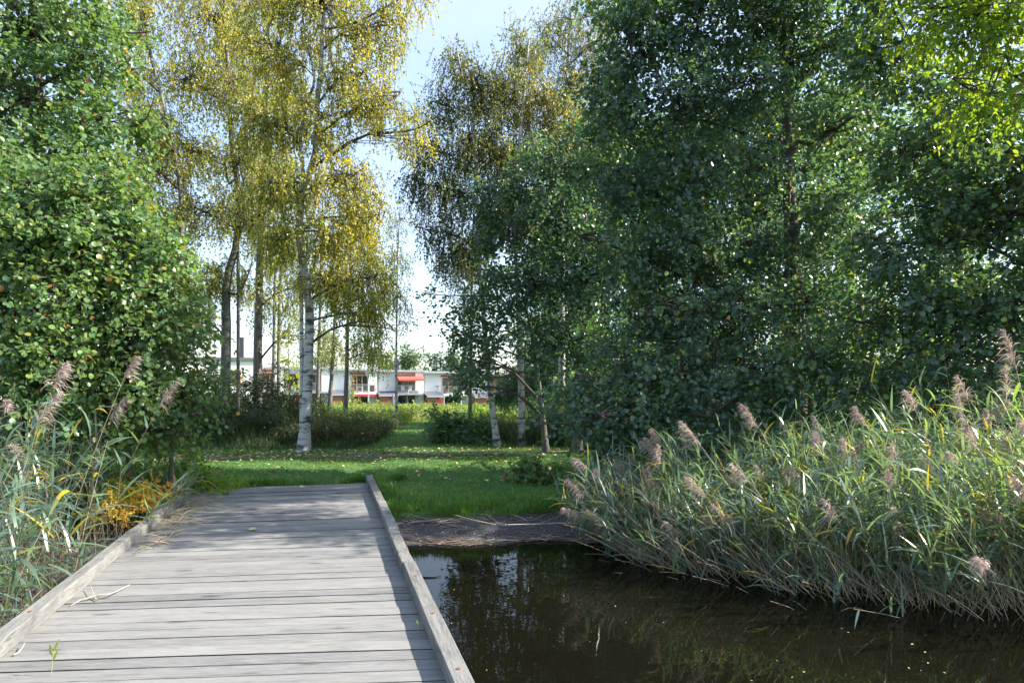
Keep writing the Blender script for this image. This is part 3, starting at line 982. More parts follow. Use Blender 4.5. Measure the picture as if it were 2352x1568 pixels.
make_tree('birch_tree', 'dark bare-footed thin trunk right of the grass gap', 'tree',
          [St([(1078, 978), (1081, 860), (1082, 740), (1084, 600), (1088, 470)], 25, 0.075, 0.02)],
          [(1090, 560, 25, 50, 60, 1.0), (1080, 680, 25, 45, 50, .9), (1065, 620, 25, 40, 60, .8)],
          M['birchg'], 0.13, 0.07, 'kite', M['barkd'], droop=1.0, per_twig=7, twig=0.6, mu=0.25, sc=0.10, sl=0.13, group=RG, trunk_sides=8)

# alders on the right
AG = 'dark green alders along the right bank'
make_tree('alder_tree', 'dark alder reaching a leafy branch left into the gap', 'tree',
          [St([(1325, 1035), (1330, 900), (1338, 700), (1345, 480), (1360, 300)], 16.0, 0.12, 0.03),
           St([(1255, 1030), (1240, 900), (1220, 760), (1190, 640)], 16.2, 0.08, 0.02)],
          [(1390, 360, 15.6, 80, 80, .9), (1075, 885, 15.8, 42, 26, .4), (1105, 830, 15.8, 50, 40, .5), (1400, 560, 15.4, 80, 90, .9), (1130, 460, 16.0, 60, 45, .6), (1200, 420, 16.3, 75, 50, 0.68), (1280, 370, 15.8, 85, 65, 0.83), (1170, 540, 16.3, 80, 55, 0.68), (1280, 500, 15.4, 110, 70, 0.98), (1022, 678, 16.8, 40, 18, 0.34), (1090, 700, 16.8, 70, 32, 0.52), (1062, 770, 16.8, 42, 45, 0.45),
           (1130, 640, 16.4, 65, 45, 0.60), (1140, 760, 16.8, 75, 55, 0.68), (1240, 650, 16.0, 100, 75, 0.90), (1078, 850, 17.0, 40, 30, 0.38), (1350, 630, 15.3, 100, 85, 0.90), (1290, 780, 15.6, 100, 75, 0.83),
           (1340, 930, 12.6, 75, 75, .9), (1400, 800, 15.3, 90, 80, 0.83)],
          M['alder'], 0.100, 0.078, 'round', M['alderbark'], per_twig=6, twig=0.42, mu=0.33, sc=0.10, sl=0.12, group=AG, yellow=0.008, tintb=[.12, .08, .1, .05, -.1, -.1, -.1, 0, -.1])
main_alder = make_tree('alder_tree', 'big spreading alder with its trunk showing inside the crown', 'tree',
          [St([(1838, 1010), (1834, 820), (1828, 640), (1815, 450), (1808, 300), (1800, 120), (1790, -80)], 12.5, 0.155, 0.05),
           St([(1832, 700), (1830, 640), (1760, 560), (1690, 520), (1600, 505)], 12.4, 0.055, 0.015),
           St([(1812, 420), (1800, 370), (1740, 320), (1660, 290), (1560, 260)], 12.4, 0.06, 0.015),
           St([(1815, 460), (1812, 400), (1870, 330), (1930, 290), (2000, 240)], 12.4, 0.06, 0.015),
           St([(1826, 600), (1828, 560), (1890, 500), (1960, 470)], 12.4, 0.05, 0.015)],
          [(1450, 90, 12.35, 105, 110, 1.15), (1405, 250, 12.35, 95, 90, 1.07), (1600, 60, 12.35, 120, 100, 1.15), (1560, 230, 12.05, 110, 85, 1.07), (1750, 40, 12.35, 120, 100, 1.23), (1700, 190, 12.00, 110, 80, 1.07), (1440, 420, 12.35, 110, 85, 1.07),
           (1600, 400, 12.00, 110, 80, 1.07), (1740, 380, 12.15, 70, 60, 0.82), (1900, 100, 12.35, 110, 110, 1.23), (1930, 290, 12.35, 95, 80, 1.07), (1450, 580, 12.00, 110, 80, 1.07), (1600, 560, 12.00, 110, 75, 1.07), (1730, 560, 12.00, 75, 60, 0.82),
           (1900, 480, 12.15, 100, 85, 1.07), (1520, 720, 11.70, 115, 80, 1.07), (1680, 720, 11.60, 110, 75, 1.07), (1870, 680, 12.05, 110, 80, 1.07), (1430, 860, 11.30, 110, 65, 0.90), (1580, 850, 11.00, 110, 60, 0.90), (1740, 840, 11.20, 110, 65, 0.90),
           (1380, 960, 10.80, 75, 55, 0.66), (1490, 950, 10.60, 90, 50, 0.74), (1640, 940, 10.70, 90, 50, 0.74), (1900, 830, 11.60, 110, 70, 0.98), (1800, 940, 11.00, 90, 45, 0.74), (1600, -80, 12.35, 180, 80, 1.31), (1850, -90, 12.35, 180, 80, 1.31), (1440, -60, 12.35, 90, 60, 1.15)],
          M['alder'], 0.086, 0.072, 'round', M['alderbark'], per_twig=6, twig=0.40, mu=0.36, sc=0.14, sl=0.17, group=AG, yellow=0.014)
make_tree('alder_tree', 'alder at the right edge with long slanting limbs', 'tree',
          [St([(2440, 1020), (2420, 760), (2380, 560), (2330, 380), (2280, 200), (2250, 40)], 10, 0.13, 0.04),
           St([(2425, 700), (2400, 620), (2330, 560), (2220, 500), (2100, 470)], 10, 0.05, 0.015),
           St([(2400, 600), (2360, 400), (2280, 370), (2160, 380), (2090, 420)], 10, 0.05, 0.012)],
          [(2060, -90, 10.4, 130, 100, 1.4), (2260, -170, 9.9, 150, 110, 1.4), (2150, -400, 10.0, 170, 130, 1.5), (2330, -380, 9.6, 130, 130, 1.3), (2060, 130, 10.5, 110, 110, 1.2), (2090, 330, 10.3, 95, 85, 1.0), (2210, 250, 10, 90, 90, 1.0), (2200, 470, 10, 105, 85, 1.1), (2050, 560, 10.5, 105, 85, 1.1), (2330, 480, 9.6, 90, 110, 1.1), (2150, 690, 10.2, 110, 80, 1.1),
           (2300, 700, 9.8, 95, 85, 1.1), (2010, 740, 10.8, 95, 75, 1.1), (2140, 850, 10.2, 110, 55, 1.0), (2280, 840, 9.8, 90, 60, .9), (2000, 880, 10.6, 90, 55, 1.0), (2430, 650, 9.6, 100, 200, 1.2), (2440, 350, 9.6, 100, 160, 1.2)],
          M['alder'], 0.070, 0.073, 'round', M['alderbark'], per_twig=6, twig=0.40, mu=0.42, sc=0.14, sl=0.17, group=AG, yellow=0.016)
make_tree('alder_tree', 'bright sunlit yellow-green tree in the top right corner', 'tree',
          [St([(2780, 1060), (2740, 800), (2680, 500), (2580, 250), (2480, 60)], 8.0, 0.12, 0.03)],
          [(2150, 20, 8.3, 110, 70, .8), (2270, 60, 8.0, 100, 90, .8), (2350, 190, 7.8, 90, 100, .8), (2260, -40, 8.0, 150, 70, .9), (2240, -170, 7.7, 150, 80, 1.0), (2400, 60, 7.7, 60, 110, .7), (2250, 210, 8.2, 70, 70, .7)],
          M['bright'], 0.036, 0.080, 'oval', M['alderbark'], per_twig=7, twig=0.42, mu=0.55, sc=0.12, sl=0.15, group=AG)
# alders standing behind the front row, same kind of crown
for (dx, dy, rz, lab) in ((-2.6, 8.2, 3.3, 'alder closing the gap left of the big spreading one'), (4.5, 7.0, 0.35, 'alder behind the big spreading one, seen through its gaps'), (-1.0, 9.0, 2.4, 'alder deep in the shade behind the trunk pair'), (9.5, 4.5, 1.2, 'rear alder behind the slanting limbs at right'), (8.5, 8.5, 4.0, 'alder filling the right edge behind the tallest reeds'), (-2.3, 13.0, 5.2, 'alder in the dark corner behind the leaning white birch')):
    c = copy_tree(main_alder)
    b0 = main_alder.location
    c.location = (b0.x + dx, b0.y + dy, float(gz(b0.x + dx, b0.y + dy)))
    c.rotation_euler = (0, 0, rz)
    c['label'] = lab

# left side
make_tree('alder_tree', 'tall glossy green tree in the top left corner', 'tree',
          [St([(60, 1010), (70, 800), (80, 550), (90, 300), (80, 60), (60, -120)], 12.6, 0.15, 0.04)],
          [(60, 60, 12.5, 150, 110, 1.6), (190, 30, 12.5, 75, 75, 1.0), (215, 140, 12.4, 80, 65, 1.0), (80, 240, 12.3, 150, 100, 1.6), (245, 270, 12.2, 85, 65, 1.0), (-100, 150, 12.5, 120, 200, 1.8), (90, 400, 12.1, 150, 85, 1.5), (230, 360, 12.0, 75, 55, .9), (-90, 400, 12.3, 120, 140, 1.6), (60, -100, 12.5, 200, 80, 1.6), (285, 75, 12.4, 28, 30, .4), (320, 285, 12.2, 26, 26, .4), (60, 560, 12.2, 170, 100, 1.4)],
          M['shrub'], 0.072, 0.078, 'round', M['alderbark'], per_twig=6, twig=0.40, mu=0.44, sc=0.11, sl=0.13, yellow=0.006)
make_tree('alder_shrub', 'broad-leaved green shrub with reddish leaves beside the left reeds', 'shrub',
          [St([(165, 1035), (170, 850), (180, 650), (200, 480)], 9.0, 0.045, 0.012), St([(300, 1030), (290, 850), (285, 700), (270, 560)], 9.2, 0.04, 0.012), St([(60, 1030), (50, 850), (40, 650)], 9.0, 0.045, 0.015), St([(390, 1030), (395, 900), (380, 760), (365, 640)], 9.4, 0.035, 0.01)],
          [(190, 460, 9, 110, 80, 1.0), (375, 590, 9.2, 55, 55, .6), (300, 480, 9.3, 60, 60, .6), (250, 400, 9.4, 70, 50, .7), (60, 440, 9.3, 110, 70, .9), (90, 560, 9, 120, 90, 1.1), (260, 570, 9, 100, 80, .9), (350, 670, 9.1, 80, 70, .8), (200, 690, 8.8, 110, 85, 1.0), (60, 720, 8.8, 120, 90, 1.1), (400, 760, 9.3, 60, 65, .7), (310, 800, 9, 100, 75, .9), (150, 830, 8.7, 120, 80, 1.0), (420, 870, 9.3, 60, 60, .7), (330, 910, 9, 90, 60, .8), (210, 930, 8.8, 110, 60, .9), (60, 880, 8.7, 120, 80, 1.0), (445, 940, 9.3, 38, 38, .5), (-80, 700, 9, 110, 220, 1.1), (350, 990, 9.3, 80, 40, .6)],
          M['shrub'], 0.090, 0.066, 'round', M['twig'], per_twig=7, twig=0.34, mu=0.45, sc=0.13, sl=0.16, yellow=0.02, limb_r=0.018)

# ------------------------------------------------------------------ shrubs and plants in the middle distance
make_tree('shrub', 'dark rounded shrub on the right edge of the grass gap', 'shrub',
          [St([(1030, 1018), (1030, 980), (1028, 940)], 18.8, 0.03, 0.01), St([(1070, 1018), (1075, 980), (1080, 950)], 18.9, 0.03, 0.01)],
          [(1025, 965, 18.9, 45, 30, .7), (1060, 985, 18.7, 55, 32, .7), (1010, 995, 18.6, 35, 24, .6), (1095, 990, 18.8, 45, 34, .7)],
          M['shrub'], 0.22, 0.070, 'round', M['twig'], per_twig=6, twig=0.25, mu=0.22, sc=0.10, sl=0.10, limb_r=0.014)
make_tree('shrub', 'low brownish-green shrub just right of the big birch foot', 'shrub',
          [St([(740, 1028), (742, 1000), (745, 975)], 18.0, 0.02, 0.008), St([(800, 1024), (802, 1000), (806, 975)], 18.6, 0.02, 0.008)],
          [(745, 990, 18.0, 35, 34, .6), (790, 985, 18.6, 40, 36, .6), (830, 1000, 18.8, 25, 22, .5)],
          M['thicket'], 0.22, 0.065, 'kite', M['twig'], per_twig=7, twig=0.28, mu=0.40, sc=0.14, sl=0.16, limb_r=0.012)
make_tree('shrub', 'small sunlit yellow-green shrub at the left edge of the grass gap', 'shrub',
          [St([(860, 1002), (861, 985), (862, 965)], 21.5, 0.02, 0.008)],
          [(858, 975, 21.5, 30, 22, .6), (880, 990, 21.2, 18, 12, .4), (835, 965, 22, 22, 22, .5)],
          M['herb'], 0.26, 0.065, 'kite', M['twig'], per_twig=7, twig=0.25, mu=0.55, sc=0.12, sl=0.14, limb_r=0.012)
make_tree('shrub', 'orange-brown leafed bush in the thicket around the dark trunk', 'shrub',
          [St([(560, 1010), (562, 940), (565, 880)], 20.0, 0.03, 0.01), St([(610, 1000), (612, 930), (616, 870)], 21.0, 0.03, 0.01)],
          [(560, 880, 20.0, 55, 40, .9), (620, 880, 20.8, 50, 40, .9), (590, 940, 20.2, 65, 38, .9), (520, 920, 19.6, 45, 45, .8), (655, 930, 21, 35, 45, .7), (500, 860, 19.8, 30, 30, .6)],
          M['thicket'], 0.17, 0.070, 'kite', M['twig'], per_twig=7, twig=0.35, mu=0.42, sc=0.16, sl=0.16, limb_r=0.014)
make_tree('shrub', 'dark shrub under the alder limbs at the right edge', 'shrub',
          [St([(2290, 1010), (2295, 960), (2300, 900)], 12.6, 0.04, 0.012), St([(2160, 1010), (2160, 960), (2165, 900)], 13.0, 0.04, 0.012)],
          [(2300, 870, 12.6, 110, 60, .9), (2160, 880, 13, 90, 60, .9), (2400, 880, 12.6, 90, 90, .9), (2240, 940, 12.4, 120, 50, .8), (2020, 900, 13.2, 80, 60, .8)],
          M['alder'], 0.075, 0.085, 'round', M['twig'], per_twig=6, twig=0.36, mu=0.25, sc=0.10, sl=0.10, limb_r=0.018)
for (x, y, Y, rx, ry, mt, mu_, lab) in (
        (985, 945, 33, 30, 14, 'herb', .70, 'pale yellow-green bush at the end of the grass gap'),
        (1105, 945, 30, 36, 20, 'bright', .55, 'bright green bush between the dark trunk and the white birches'),
        (1045, 940, 36, 28, 13, 'herb', .35, 'mid-green bush just beyond the dark rounded shrub'),
        (870, 950, 34, 30, 13, 'herb', .60, 'sunlit bush left of the slender lone birch'),
        (770, 945, 36, 34, 16, 'bright', .60, 'lit leafy bush behind the three thin birches'),
        (700, 935, 38, 26, 18, 'herb', .85, 'yellowing bush behind the big birch trunk'),
        (945, 965, 30, 22, 8, 'herb', .90, 'low tawny bush beside the foot of the slender birch')):
    make_tree('shrub', lab, 'shrub', [St([(x - 6, y + 25), (x - 6, y + 8), (x - 8, y - 4)], Y, 0.03, 0.01), St([(x + 8, y + 25), (x + 8, y + 8), (x + 10, y - 2)], Y + 0.2, 0.03, 0.01)],
              [(x, y, Y, rx * .7, ry, .7), (x - rx * .6, y + ry * .45, Y, rx * .5, ry * .7, .6), (x + rx * .6, y + ry * .4, Y + .3, rx * .5, ry * .75, .6)],
              M[mt], 0.34, 0.095, 'kite', M['twig'], per_twig=7, twig=0.32, mu=mu_, sc=0.10, sl=0.14, limb_r=0.014, group='bushes beyond the grass gap', trunk_sides=6)
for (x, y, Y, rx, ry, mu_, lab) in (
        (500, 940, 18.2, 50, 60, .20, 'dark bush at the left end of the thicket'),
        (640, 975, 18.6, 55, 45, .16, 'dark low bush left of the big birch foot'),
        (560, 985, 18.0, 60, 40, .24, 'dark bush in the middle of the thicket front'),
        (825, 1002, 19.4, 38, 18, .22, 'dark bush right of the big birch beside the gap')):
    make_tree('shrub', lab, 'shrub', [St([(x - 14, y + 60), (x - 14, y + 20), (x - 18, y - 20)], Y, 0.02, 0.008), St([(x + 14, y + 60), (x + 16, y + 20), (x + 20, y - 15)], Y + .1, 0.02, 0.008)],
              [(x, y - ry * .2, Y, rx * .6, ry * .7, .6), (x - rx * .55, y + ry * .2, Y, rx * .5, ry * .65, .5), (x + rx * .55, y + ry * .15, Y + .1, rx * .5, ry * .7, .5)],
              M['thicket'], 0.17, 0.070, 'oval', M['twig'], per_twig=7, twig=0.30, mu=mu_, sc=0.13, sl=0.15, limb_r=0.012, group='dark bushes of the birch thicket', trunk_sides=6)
make_tree('sapling', 'lit yellow-green sapling in front of the left house', 'tree',
          [St([(664, 950), (665, 880), (662, 800), (664, 740)], 42, 0.05, 0.015)],
          [(662, 770, 42, 22, 30, .8), (660, 830, 42, 26, 30, .9), (672, 880, 42, 20, 26, .7), (650, 870, 42, 18, 26, .7)],
          M['bright'], 0.16, 0.11, 'kite', M['twig'], per_twig=6, twig=0.4, mu=0.75, sc=0.1, sl=0.12, limb_r=0.014, trunk_sides=6)
make_tree('sapling', 'golden sapling left of the street lamp', 'tree',
          [St([(811, 952), (811, 920), (810, 880)], 44, 0.035, 0.01)],
          [(811, 888, 44, 11, 18, .5), (814, 915, 44, 13, 20, .6), (810, 940, 44, 14, 14, .6)],
          M['herb'], 0.30, 0.11, 'kite', M['twig'], per_twig=6, twig=0.35, mu=0.82, sc=0.06, sl=0.10, limb_r=0.012, trunk_sides=6)
make_tree('shrub', 'leafy bush tumbling over the left far corner of the jetty', 'shrub',
          [St([(440, 1125), (442, 1090), (446, 1055)], 10.3, 0.012, 0.005), St([(475, 1128), (472, 1100), (468, 1070)], 10.4, 0.012, 0.005)],
          [(430, 1062, 10.2, 36, 24, .35), (460, 1085, 10.3, 38, 24, .35), (485, 1108, 10.4, 34, 14, .3), (425, 1100, 10.0, 45, 24, .35)],
          M['bright'], 0.12, 0.060, 'oval', M['twig'], per_twig=6, twig=0.14, mu=0.30, sc=0.14, sl=0.14, limb_r=0.006)
make_tree('shrub', 'small low bramble on the lawn by the right reeds', 'shrub',
          [St([(1210, 1108), (1212, 1085), (1215, 1065)], 11.3, 0.012, 0.005), St([(1250, 1108), (1252, 1090), (1255, 1070)], 11.2, 0.012, 0.005)],
          [(1195, 1075, 11.3, 32, 22, .35), (1235, 1065, 11.3, 38, 24, .4), (1265, 1085, 11.2, 34, 20, .35), (1210, 1095, 11.2, 34, 12, .3)],
          M['shrub'], 0.11, 0.065, 'round', M['twig'], per_twig=5, twig=0.14, mu=0.55, sc=0.16, sl=0.16, limb_r=0.006)

# feathery orange plant beside the left kerb
root = thing('feathery_plant', 'feathery yellow-orange plant leaning over the left kerb', 'plant', (-4.95, 8.6, float(gz(-4.95, 8.6))))
b0 = np.array(root.location)
st, lf = MB(), MB()
for k in range(24):
    bx, by = rng.normal(0, 0.26), rng.normal(-0.05, 0.26)
    p0 = np.array([-4.95 + bx, 8.6 + by, float(gz(-4.95 + bx, 8.6 + by))])
    h = 0.40 + 0.24 * rng.random()
    lean = np.array([0.28 + 0.35 * rng.random(), rng.normal(0, 0.15), 0]) * h
    pth = spline([p0, p0 + np.array([0, 0, h * 0.6]) + lean * 0.3, p0 + np.array([0, 0, h]) + lean], 8)
    tubes(st, pth, np.linspace(0.004, 0.0015, 8), 3, 0.5)
    nb = 16
    f = 0.35 + 0.65 * rng.random(nb)
    pos0 = np.array([pth[min(7, int(q * 7.99))] for q in f])
    bd = nrm(rng.normal(0, 1, (nb, 3)) + np.array([0.2, 0, 0.4]))
    m_ = 12
    ff = (np.arange(m_) + 0.5) / m_
    pos = (pos0[:, None] + bd[:, None] * (0.16 * ff[None, :, None])).reshape(-1, 3)
    n = len(pos)
    tt = np.clip(0.50 + 0.9 * (bx + 0.10) + 0.15 * rng.standard_normal(n), 0, 1)
    leaves(lf, pos, rng.normal(0, 0.7, (n, 3)) + np.repeat(bd, m_, 0), rng.normal(0, 1, (n, 3)), 0.035 + 0.02 * rng.random(n), tt, 'narrow')
st.build('stem', M['stalk'], root, base=b0, kind='stuff')
lf.build('foliage', M['fern'], root, base=b0, kind='stuff')

# ------------------------------------------------------------------ reeds


def reed_geo(mbs, base, H, lean, bend, nleaf, tint, plume, wind, wide=1.0, leaf_from=0.30, dead=None):
    """base (N,3), H (N), lean (N,2) horizontal offset of the tip / H"""
    st, lf, pl = mbs
    n = len(base)
    t = np.linspace(0, 1, 6)
    off = np.concatenate([lean, np.zeros((n, 1))], 1)
    vert = np.sqrt(np.clip(1 - (lean ** 2).sum(1), 0.08, 1))
    pth = base[:, None] + (off * H[:, None])[:, None] * (t ** 1.25)[None, :, None]
    pth[:, :, 2] += (H * vert)[:, None] * (t - bend[:, None] * t ** 3) if True else 0
    rad = np.tile(np.linspace(0.0048, 0.0016, 6), (n, 1)) * wide
    tubes(st, pth, rad, 3, dead if dead is not None else np.clip(0.35 + 0.55 * tint + 0.1 * rng.standard_normal(n), 0, 1))
    if nleaf:
        f = np.linspace(leaf_from, 0.97, nleaf)[None] + rng.normal(0, 0.03, (n, nleaf))
        f = np.clip(f, 0.05, 0.99)
        u = f * 5
        i = np.minimum(u.astype(int), 4)
        fr_ = (u - i)[..., None]
        ar = np.arange(n)[:, None]
        p = pth[ar, i] * (1 - fr_) + pth[ar, i + 1] * fr_
        m = n * nleaf
        p = p.reshape(-1, 3)
        ln = (0.28 + 0.26 * rng.random(m)) * (1 - 0.35 * np.abs(f.ravel() - 0.65) / 0.35)
        az = wind + rng.normal(0, 0.95, m) + np.pi * (rng.random(m) < 0.34)
        el = 0.62 + rng.normal(0, 0.50, m)
        hd = np.stack([np.cos(az), np.sin(az), np.zeros(m)], -1)
        K = 6
        s = np.linspace(0, 1, K)
        droop_ = 0.12 + 0.75 * rng.random(m) ** 1.4
        ang = el[:, None] - droop_[:, None] * 1.75 * s[None] ** 1.3
        dx = np.cos(ang) * (ln / (K - 1))[:, None]
        dz = np.sin(ang) * (ln / (K - 1))[:, None]
        cx = np.concatenate([np.zeros((m, 1)), np.cumsum(dx[:, :-1], 1)], 1)
        cz = np.concatenate([np.zeros((m, 1)), np.cumsum(dz[:, :-1], 1)], 1)
        path = p[:, None] + hd[:, None] * cx[..., None]
        path[:, :, 2] += cz
        wdt = (0.016 + 0.011 * rng.random(m))[:, None] * np.array([0.55, 1.0, 0.95, 0.75, 0.42, 0.04])[None] * wide
        side = np.stack([-np.sin(az), np.cos(az), rng.normal(0, 0.45, m)], -1)
        tl_ = np.repeat(tint, nleaf) + 0.13 * rng.standard_normal(m)
        tl_ = np.where(rng.random(m) < 0.045, 0.93 + 0.07 * rng.random(m), np.minimum(tl_, 0.88))
        ribbons(lf, path, wdt, side, np.clip(tl_, 0, 1))
    if plume is not None and plume.any():
        for q in np.where(plume)[0]:
            tip = pth[q, -1]
            d = nrm(pth[q, -1] - pth[q, -2])
            L = 0.16 + 0.22 * rng.random()
            ns = 170
            s = rng.random(ns) ** 0.8
            hx = np.array([math.cos(wind), math.sin(wind), -0.5])
            o_ = tip + d * (s * L)[:, None] + hx * (0.03 * s ** 2)[:, None]
            dr = nrm(d * 0.9 + rng.normal(0, 0.40 + 0.35 * rng.random(), (ns, 3)) + hx * (0.2 + 0.6 * rng.random()))
            ll = (0.06 + 0.11 * rng.random(ns)) * (1.15 - 0.65 * s)
            pp = np.stack([o_, o_ + dr * (ll * 0.5)[:, None], o_ + dr * ll[:, None] + np.array([0, 0, -0.35]) * ll[:, None]], 1)
            ww = np.array([0.0022, 0.0060, 0.0012])[None] * (0.7 + 0.7 * rng.random((ns, 1)))
            ribbons(pl, pp, ww, rng.normal(0, 1, (ns, 3)), np.clip(0.5 + 0.2 * rng.standard_normal(ns) + rng.normal(0, 0.12), 0, 1))
            tubes(pl, np.stack([tip, tip + d * L * 0.9])[None], np.array([[0.0016, 0.0006]]), 3, 0.4)


def bed(name, label, base, H, lean, tint, plume, wind, nleaf=8, leaf_from=0.30, wide=1.0):
    root = thing(name, label, 'reeds', (float(base[:, 0].mean()), float(base[:, 1].mean()), -0.42))
    root['kind'] = 'stuff'
    b0 = np.array(root.location)
    mbs = (MB(), MB(), MB())
    reed_geo(mbs, base, H, lean, np.abs(rng.normal(0.06, 0.05, len(base))), nleaf, tint, plume, wind, leaf_from=leaf_from, wide=wide)
    mbs[0].build('stalks', M['stalk'], root, base=b0, kind='stuff')
    mbs[1].build('blades', M['reed'], root, True, base=b0, kind='stuff')
    if plume is not None and plume.any():
        mbs[2].build('plumes', M['plume'], root, base=b0, kind='stuff')
    return root


# right reed bed: front edge runs from the beach corner towards the right foreground
def right_edge(X):
    return np.interp(X, [0.7, 1.3, 2.2, 3.4, 4.6, 6.0, 9.0], [9.0, 8.3, 7.5, 6.7, 6.2, 5.9, 5.8])


n = 1700
bx = 1.25 + 5.8 * rng.random(n) ** 0.9
bd = rng.random(n) ** 1.3 * (1.3 + 0.25 * bx)
by = right_edge(bx) + bd
keep = by < 9.7 + 0.05 * bx
bx, by = bx[keep], by[keep]
n = len(bx)
H = (1.28 + 0.10 * np.clip(bx, 0, 5) + 0.30 * rng.standard_normal(n)) * np.where(rng.random(n) < 0.2, 0.75, 1.0)
H = H * np.interp(bx, [1.2, 2.2, 3.6, 5.0, 6.5], [0.55, 0.76, 0.93, 1.08, 1.18])
lean = np.stack([np.interp(bx, [1.2, 2.5, 4.0, 6.0], [-0.50, -0.40, -0.24, -0.10]) + 0.22 * rng.standard_normal(n), np.interp(bx, [1.2, 3.0, 5.0], [-0.10, -0.20, -0.24]) + 0.20 * rng.standard_normal(n)], -1).clip(-0.8, 0.8)
base = np.stack([bx, by, np.minimum(gz(bx, by), -0.30) - 0.05], -1)
tint = np.clip(0.10 + 0.075 * (bx - 2.0) + 0.18 * rng.standard_normal(n), 0, 0.85)
plume = rng.random(n) < 0.036
bed('reed_bed', 'dense reed stand leaning left along the right bank', base, H, lean, tint, plume, math.pi * 1.02, nleaf=8, leaf_from=0.54)

# bare brown stalks and broken reeds at its foot
n = 1300
bx = 1.3 + 5.2 * rng.random(n)
by = right_edge(bx) + rng.random(n) ** 2.0 * 0.9 - 0.28
H = 0.55 + 0.95 * rng.random(n)
lean = np.stack([-0.30 + 0.34 * rng.standard_normal(n), -0.10 + 0.26 * rng.standard_normal(n)], -1).clip(-0.72, 0.72)
mbs = (MB(), MB(), MB())
base = np.stack([bx, by, gz(bx, by) - 0.03], -1)
reed_geo(mbs, base, H, lean, np.abs(rng.normal(0.1, 0.08, n)), 0, np.full(n, 0.3), None, 0, dead=np.clip(0.58 + 0.22 * rng.standard_normal(n), 0, 0.85))
root = thing('dead_reed_stalks', 'tangle of bare brown stalks at the foot of the right reeds', 'reeds', (3.5, 7.0, -0.42))
root['kind'] = 'stuff'
mbs[0].build('stalks', M['stalk'], root, base=np.array(root.location), kind='stuff')

# left reed bed beside the jetty
n = 620
by = 4.2 + 5.0 * rng.random(n)
bx = XL(by) - 0.22 - rng.random(n) ** 0.8 * (2.2 + 0.10 * by)
H = 0.95 + 0.25 * rng.standard_normal(n) + 0.22 * np.clip((XL(by) - bx) - 0.4, 0, 1.6)
H = np.clip(H * 1.22, 0.4, 2.1) * np.interp(by, [4.2, 6.0], [0.62, 1.0])
thin = (by > 6.9) & (XL(by) - bx < 1.3) & (rng.random(n) < 0.85)
bx, by, H = bx[~thin], by[~thin], H[~thin]
n = len(bx)
lean = np.stack([0.06 + 0.17 * rng.standard_normal(n), -0.05 + 0.15 * rng.standard_normal(n)], -1)
base = np.stack([bx, by, gz(bx, by) - 0.03], -1)
tint = np.clip(0.10 + 0.14 * rng.standard_normal(n), 0, 0.8)
plume = (rng.random(n) < 0.05) & (H > 1.1)
bed('reed_bed', 'blue-green reed stand left of the jetty', base, H, lean, tint, plume, 0.15, nleaf=8, leaf_from=0.22, wide=1.2)
n = 420
by = 4.0 + 5.2 * rng.random(n)
bx = XL(by) - 0.18 - rng.random(n) * 2.2
H = 0.35 + 0.55 * rng.random(n)
lean = (0.40 * rng.standard_normal((n, 2))).clip(-0.85, 0.85)
mbs = (MB(), MB(), MB())
base = np.stack([bx, by, gz(bx, by) - 0.02], -1)
reed_geo(mbs, base, H, lean, np.abs(rng.normal(0.1, 0.08, n)), 0, np.full(n, 0.3), None, 0, dead=np.clip(0.45 + 0.2 * rng.standard_normal(n), 0, 0.85))
root = thing('dead_reed_stalks', 'pale broken stalks among the reeds left of the jetty', 'reeds', (-4.5, 6.5, -0.38))
root['kind'] = 'stuff'
mbs[0].build('stalks', M['stalk'], root, base=np.array(root.location), kind='stuff')


def single_reed(label, tip, Yb, xb, plume=True, nleaf=7, wind=0.2, tint=0.35, group=None, wide=1.15, leaf_from=0.35):
    """one reed whose foot stands at (xb, Yb) and whose stem ends at the given point"""
    b = np.array([xb, Yb, float(min(gz(xb, Yb), -0.30)) - 0.03])
    v = np.asarray(tip) - b
    Hh = np.linalg.norm(v)
    root = thing('reed_plant', label, 'reed', b, group=group)
    ln = v[:2] / Hh
    mbs = (MB(), MB(), MB())
    reed_geo(mbs, b[None], np.array([Hh]), ln[None], np.array([0.0]), 0, np.array([tint]), np.array([plume]), wind, wide=wide)
    mbs[0].build('stem', M['stalk'], root, True, base=b)
    if plume:
        mbs[2].build('plume', M['plume'], root, base=b, kind='stuff')
    for q in range(nleaf):
        f = leaf_from + (0.96 - leaf_from) * q / max(1, nleaf - 1)
        lb = b + np.array([ln[0] * Hh * f ** 1.25, ln[1] * Hh * f ** 1.25, v[2] * f])
        tmp = (MB(), MB(), MB())
        reed_geo(tmp, lb[None], np.array([0.001]), np.zeros((1, 2)), np.zeros(1), 1, np.array([tint]), None, wind + rng.normal(0, 0.2), wide=wide * 1.1)
        tmp[1].build('leaf', M['reed'], root, True, base=b)
    return root


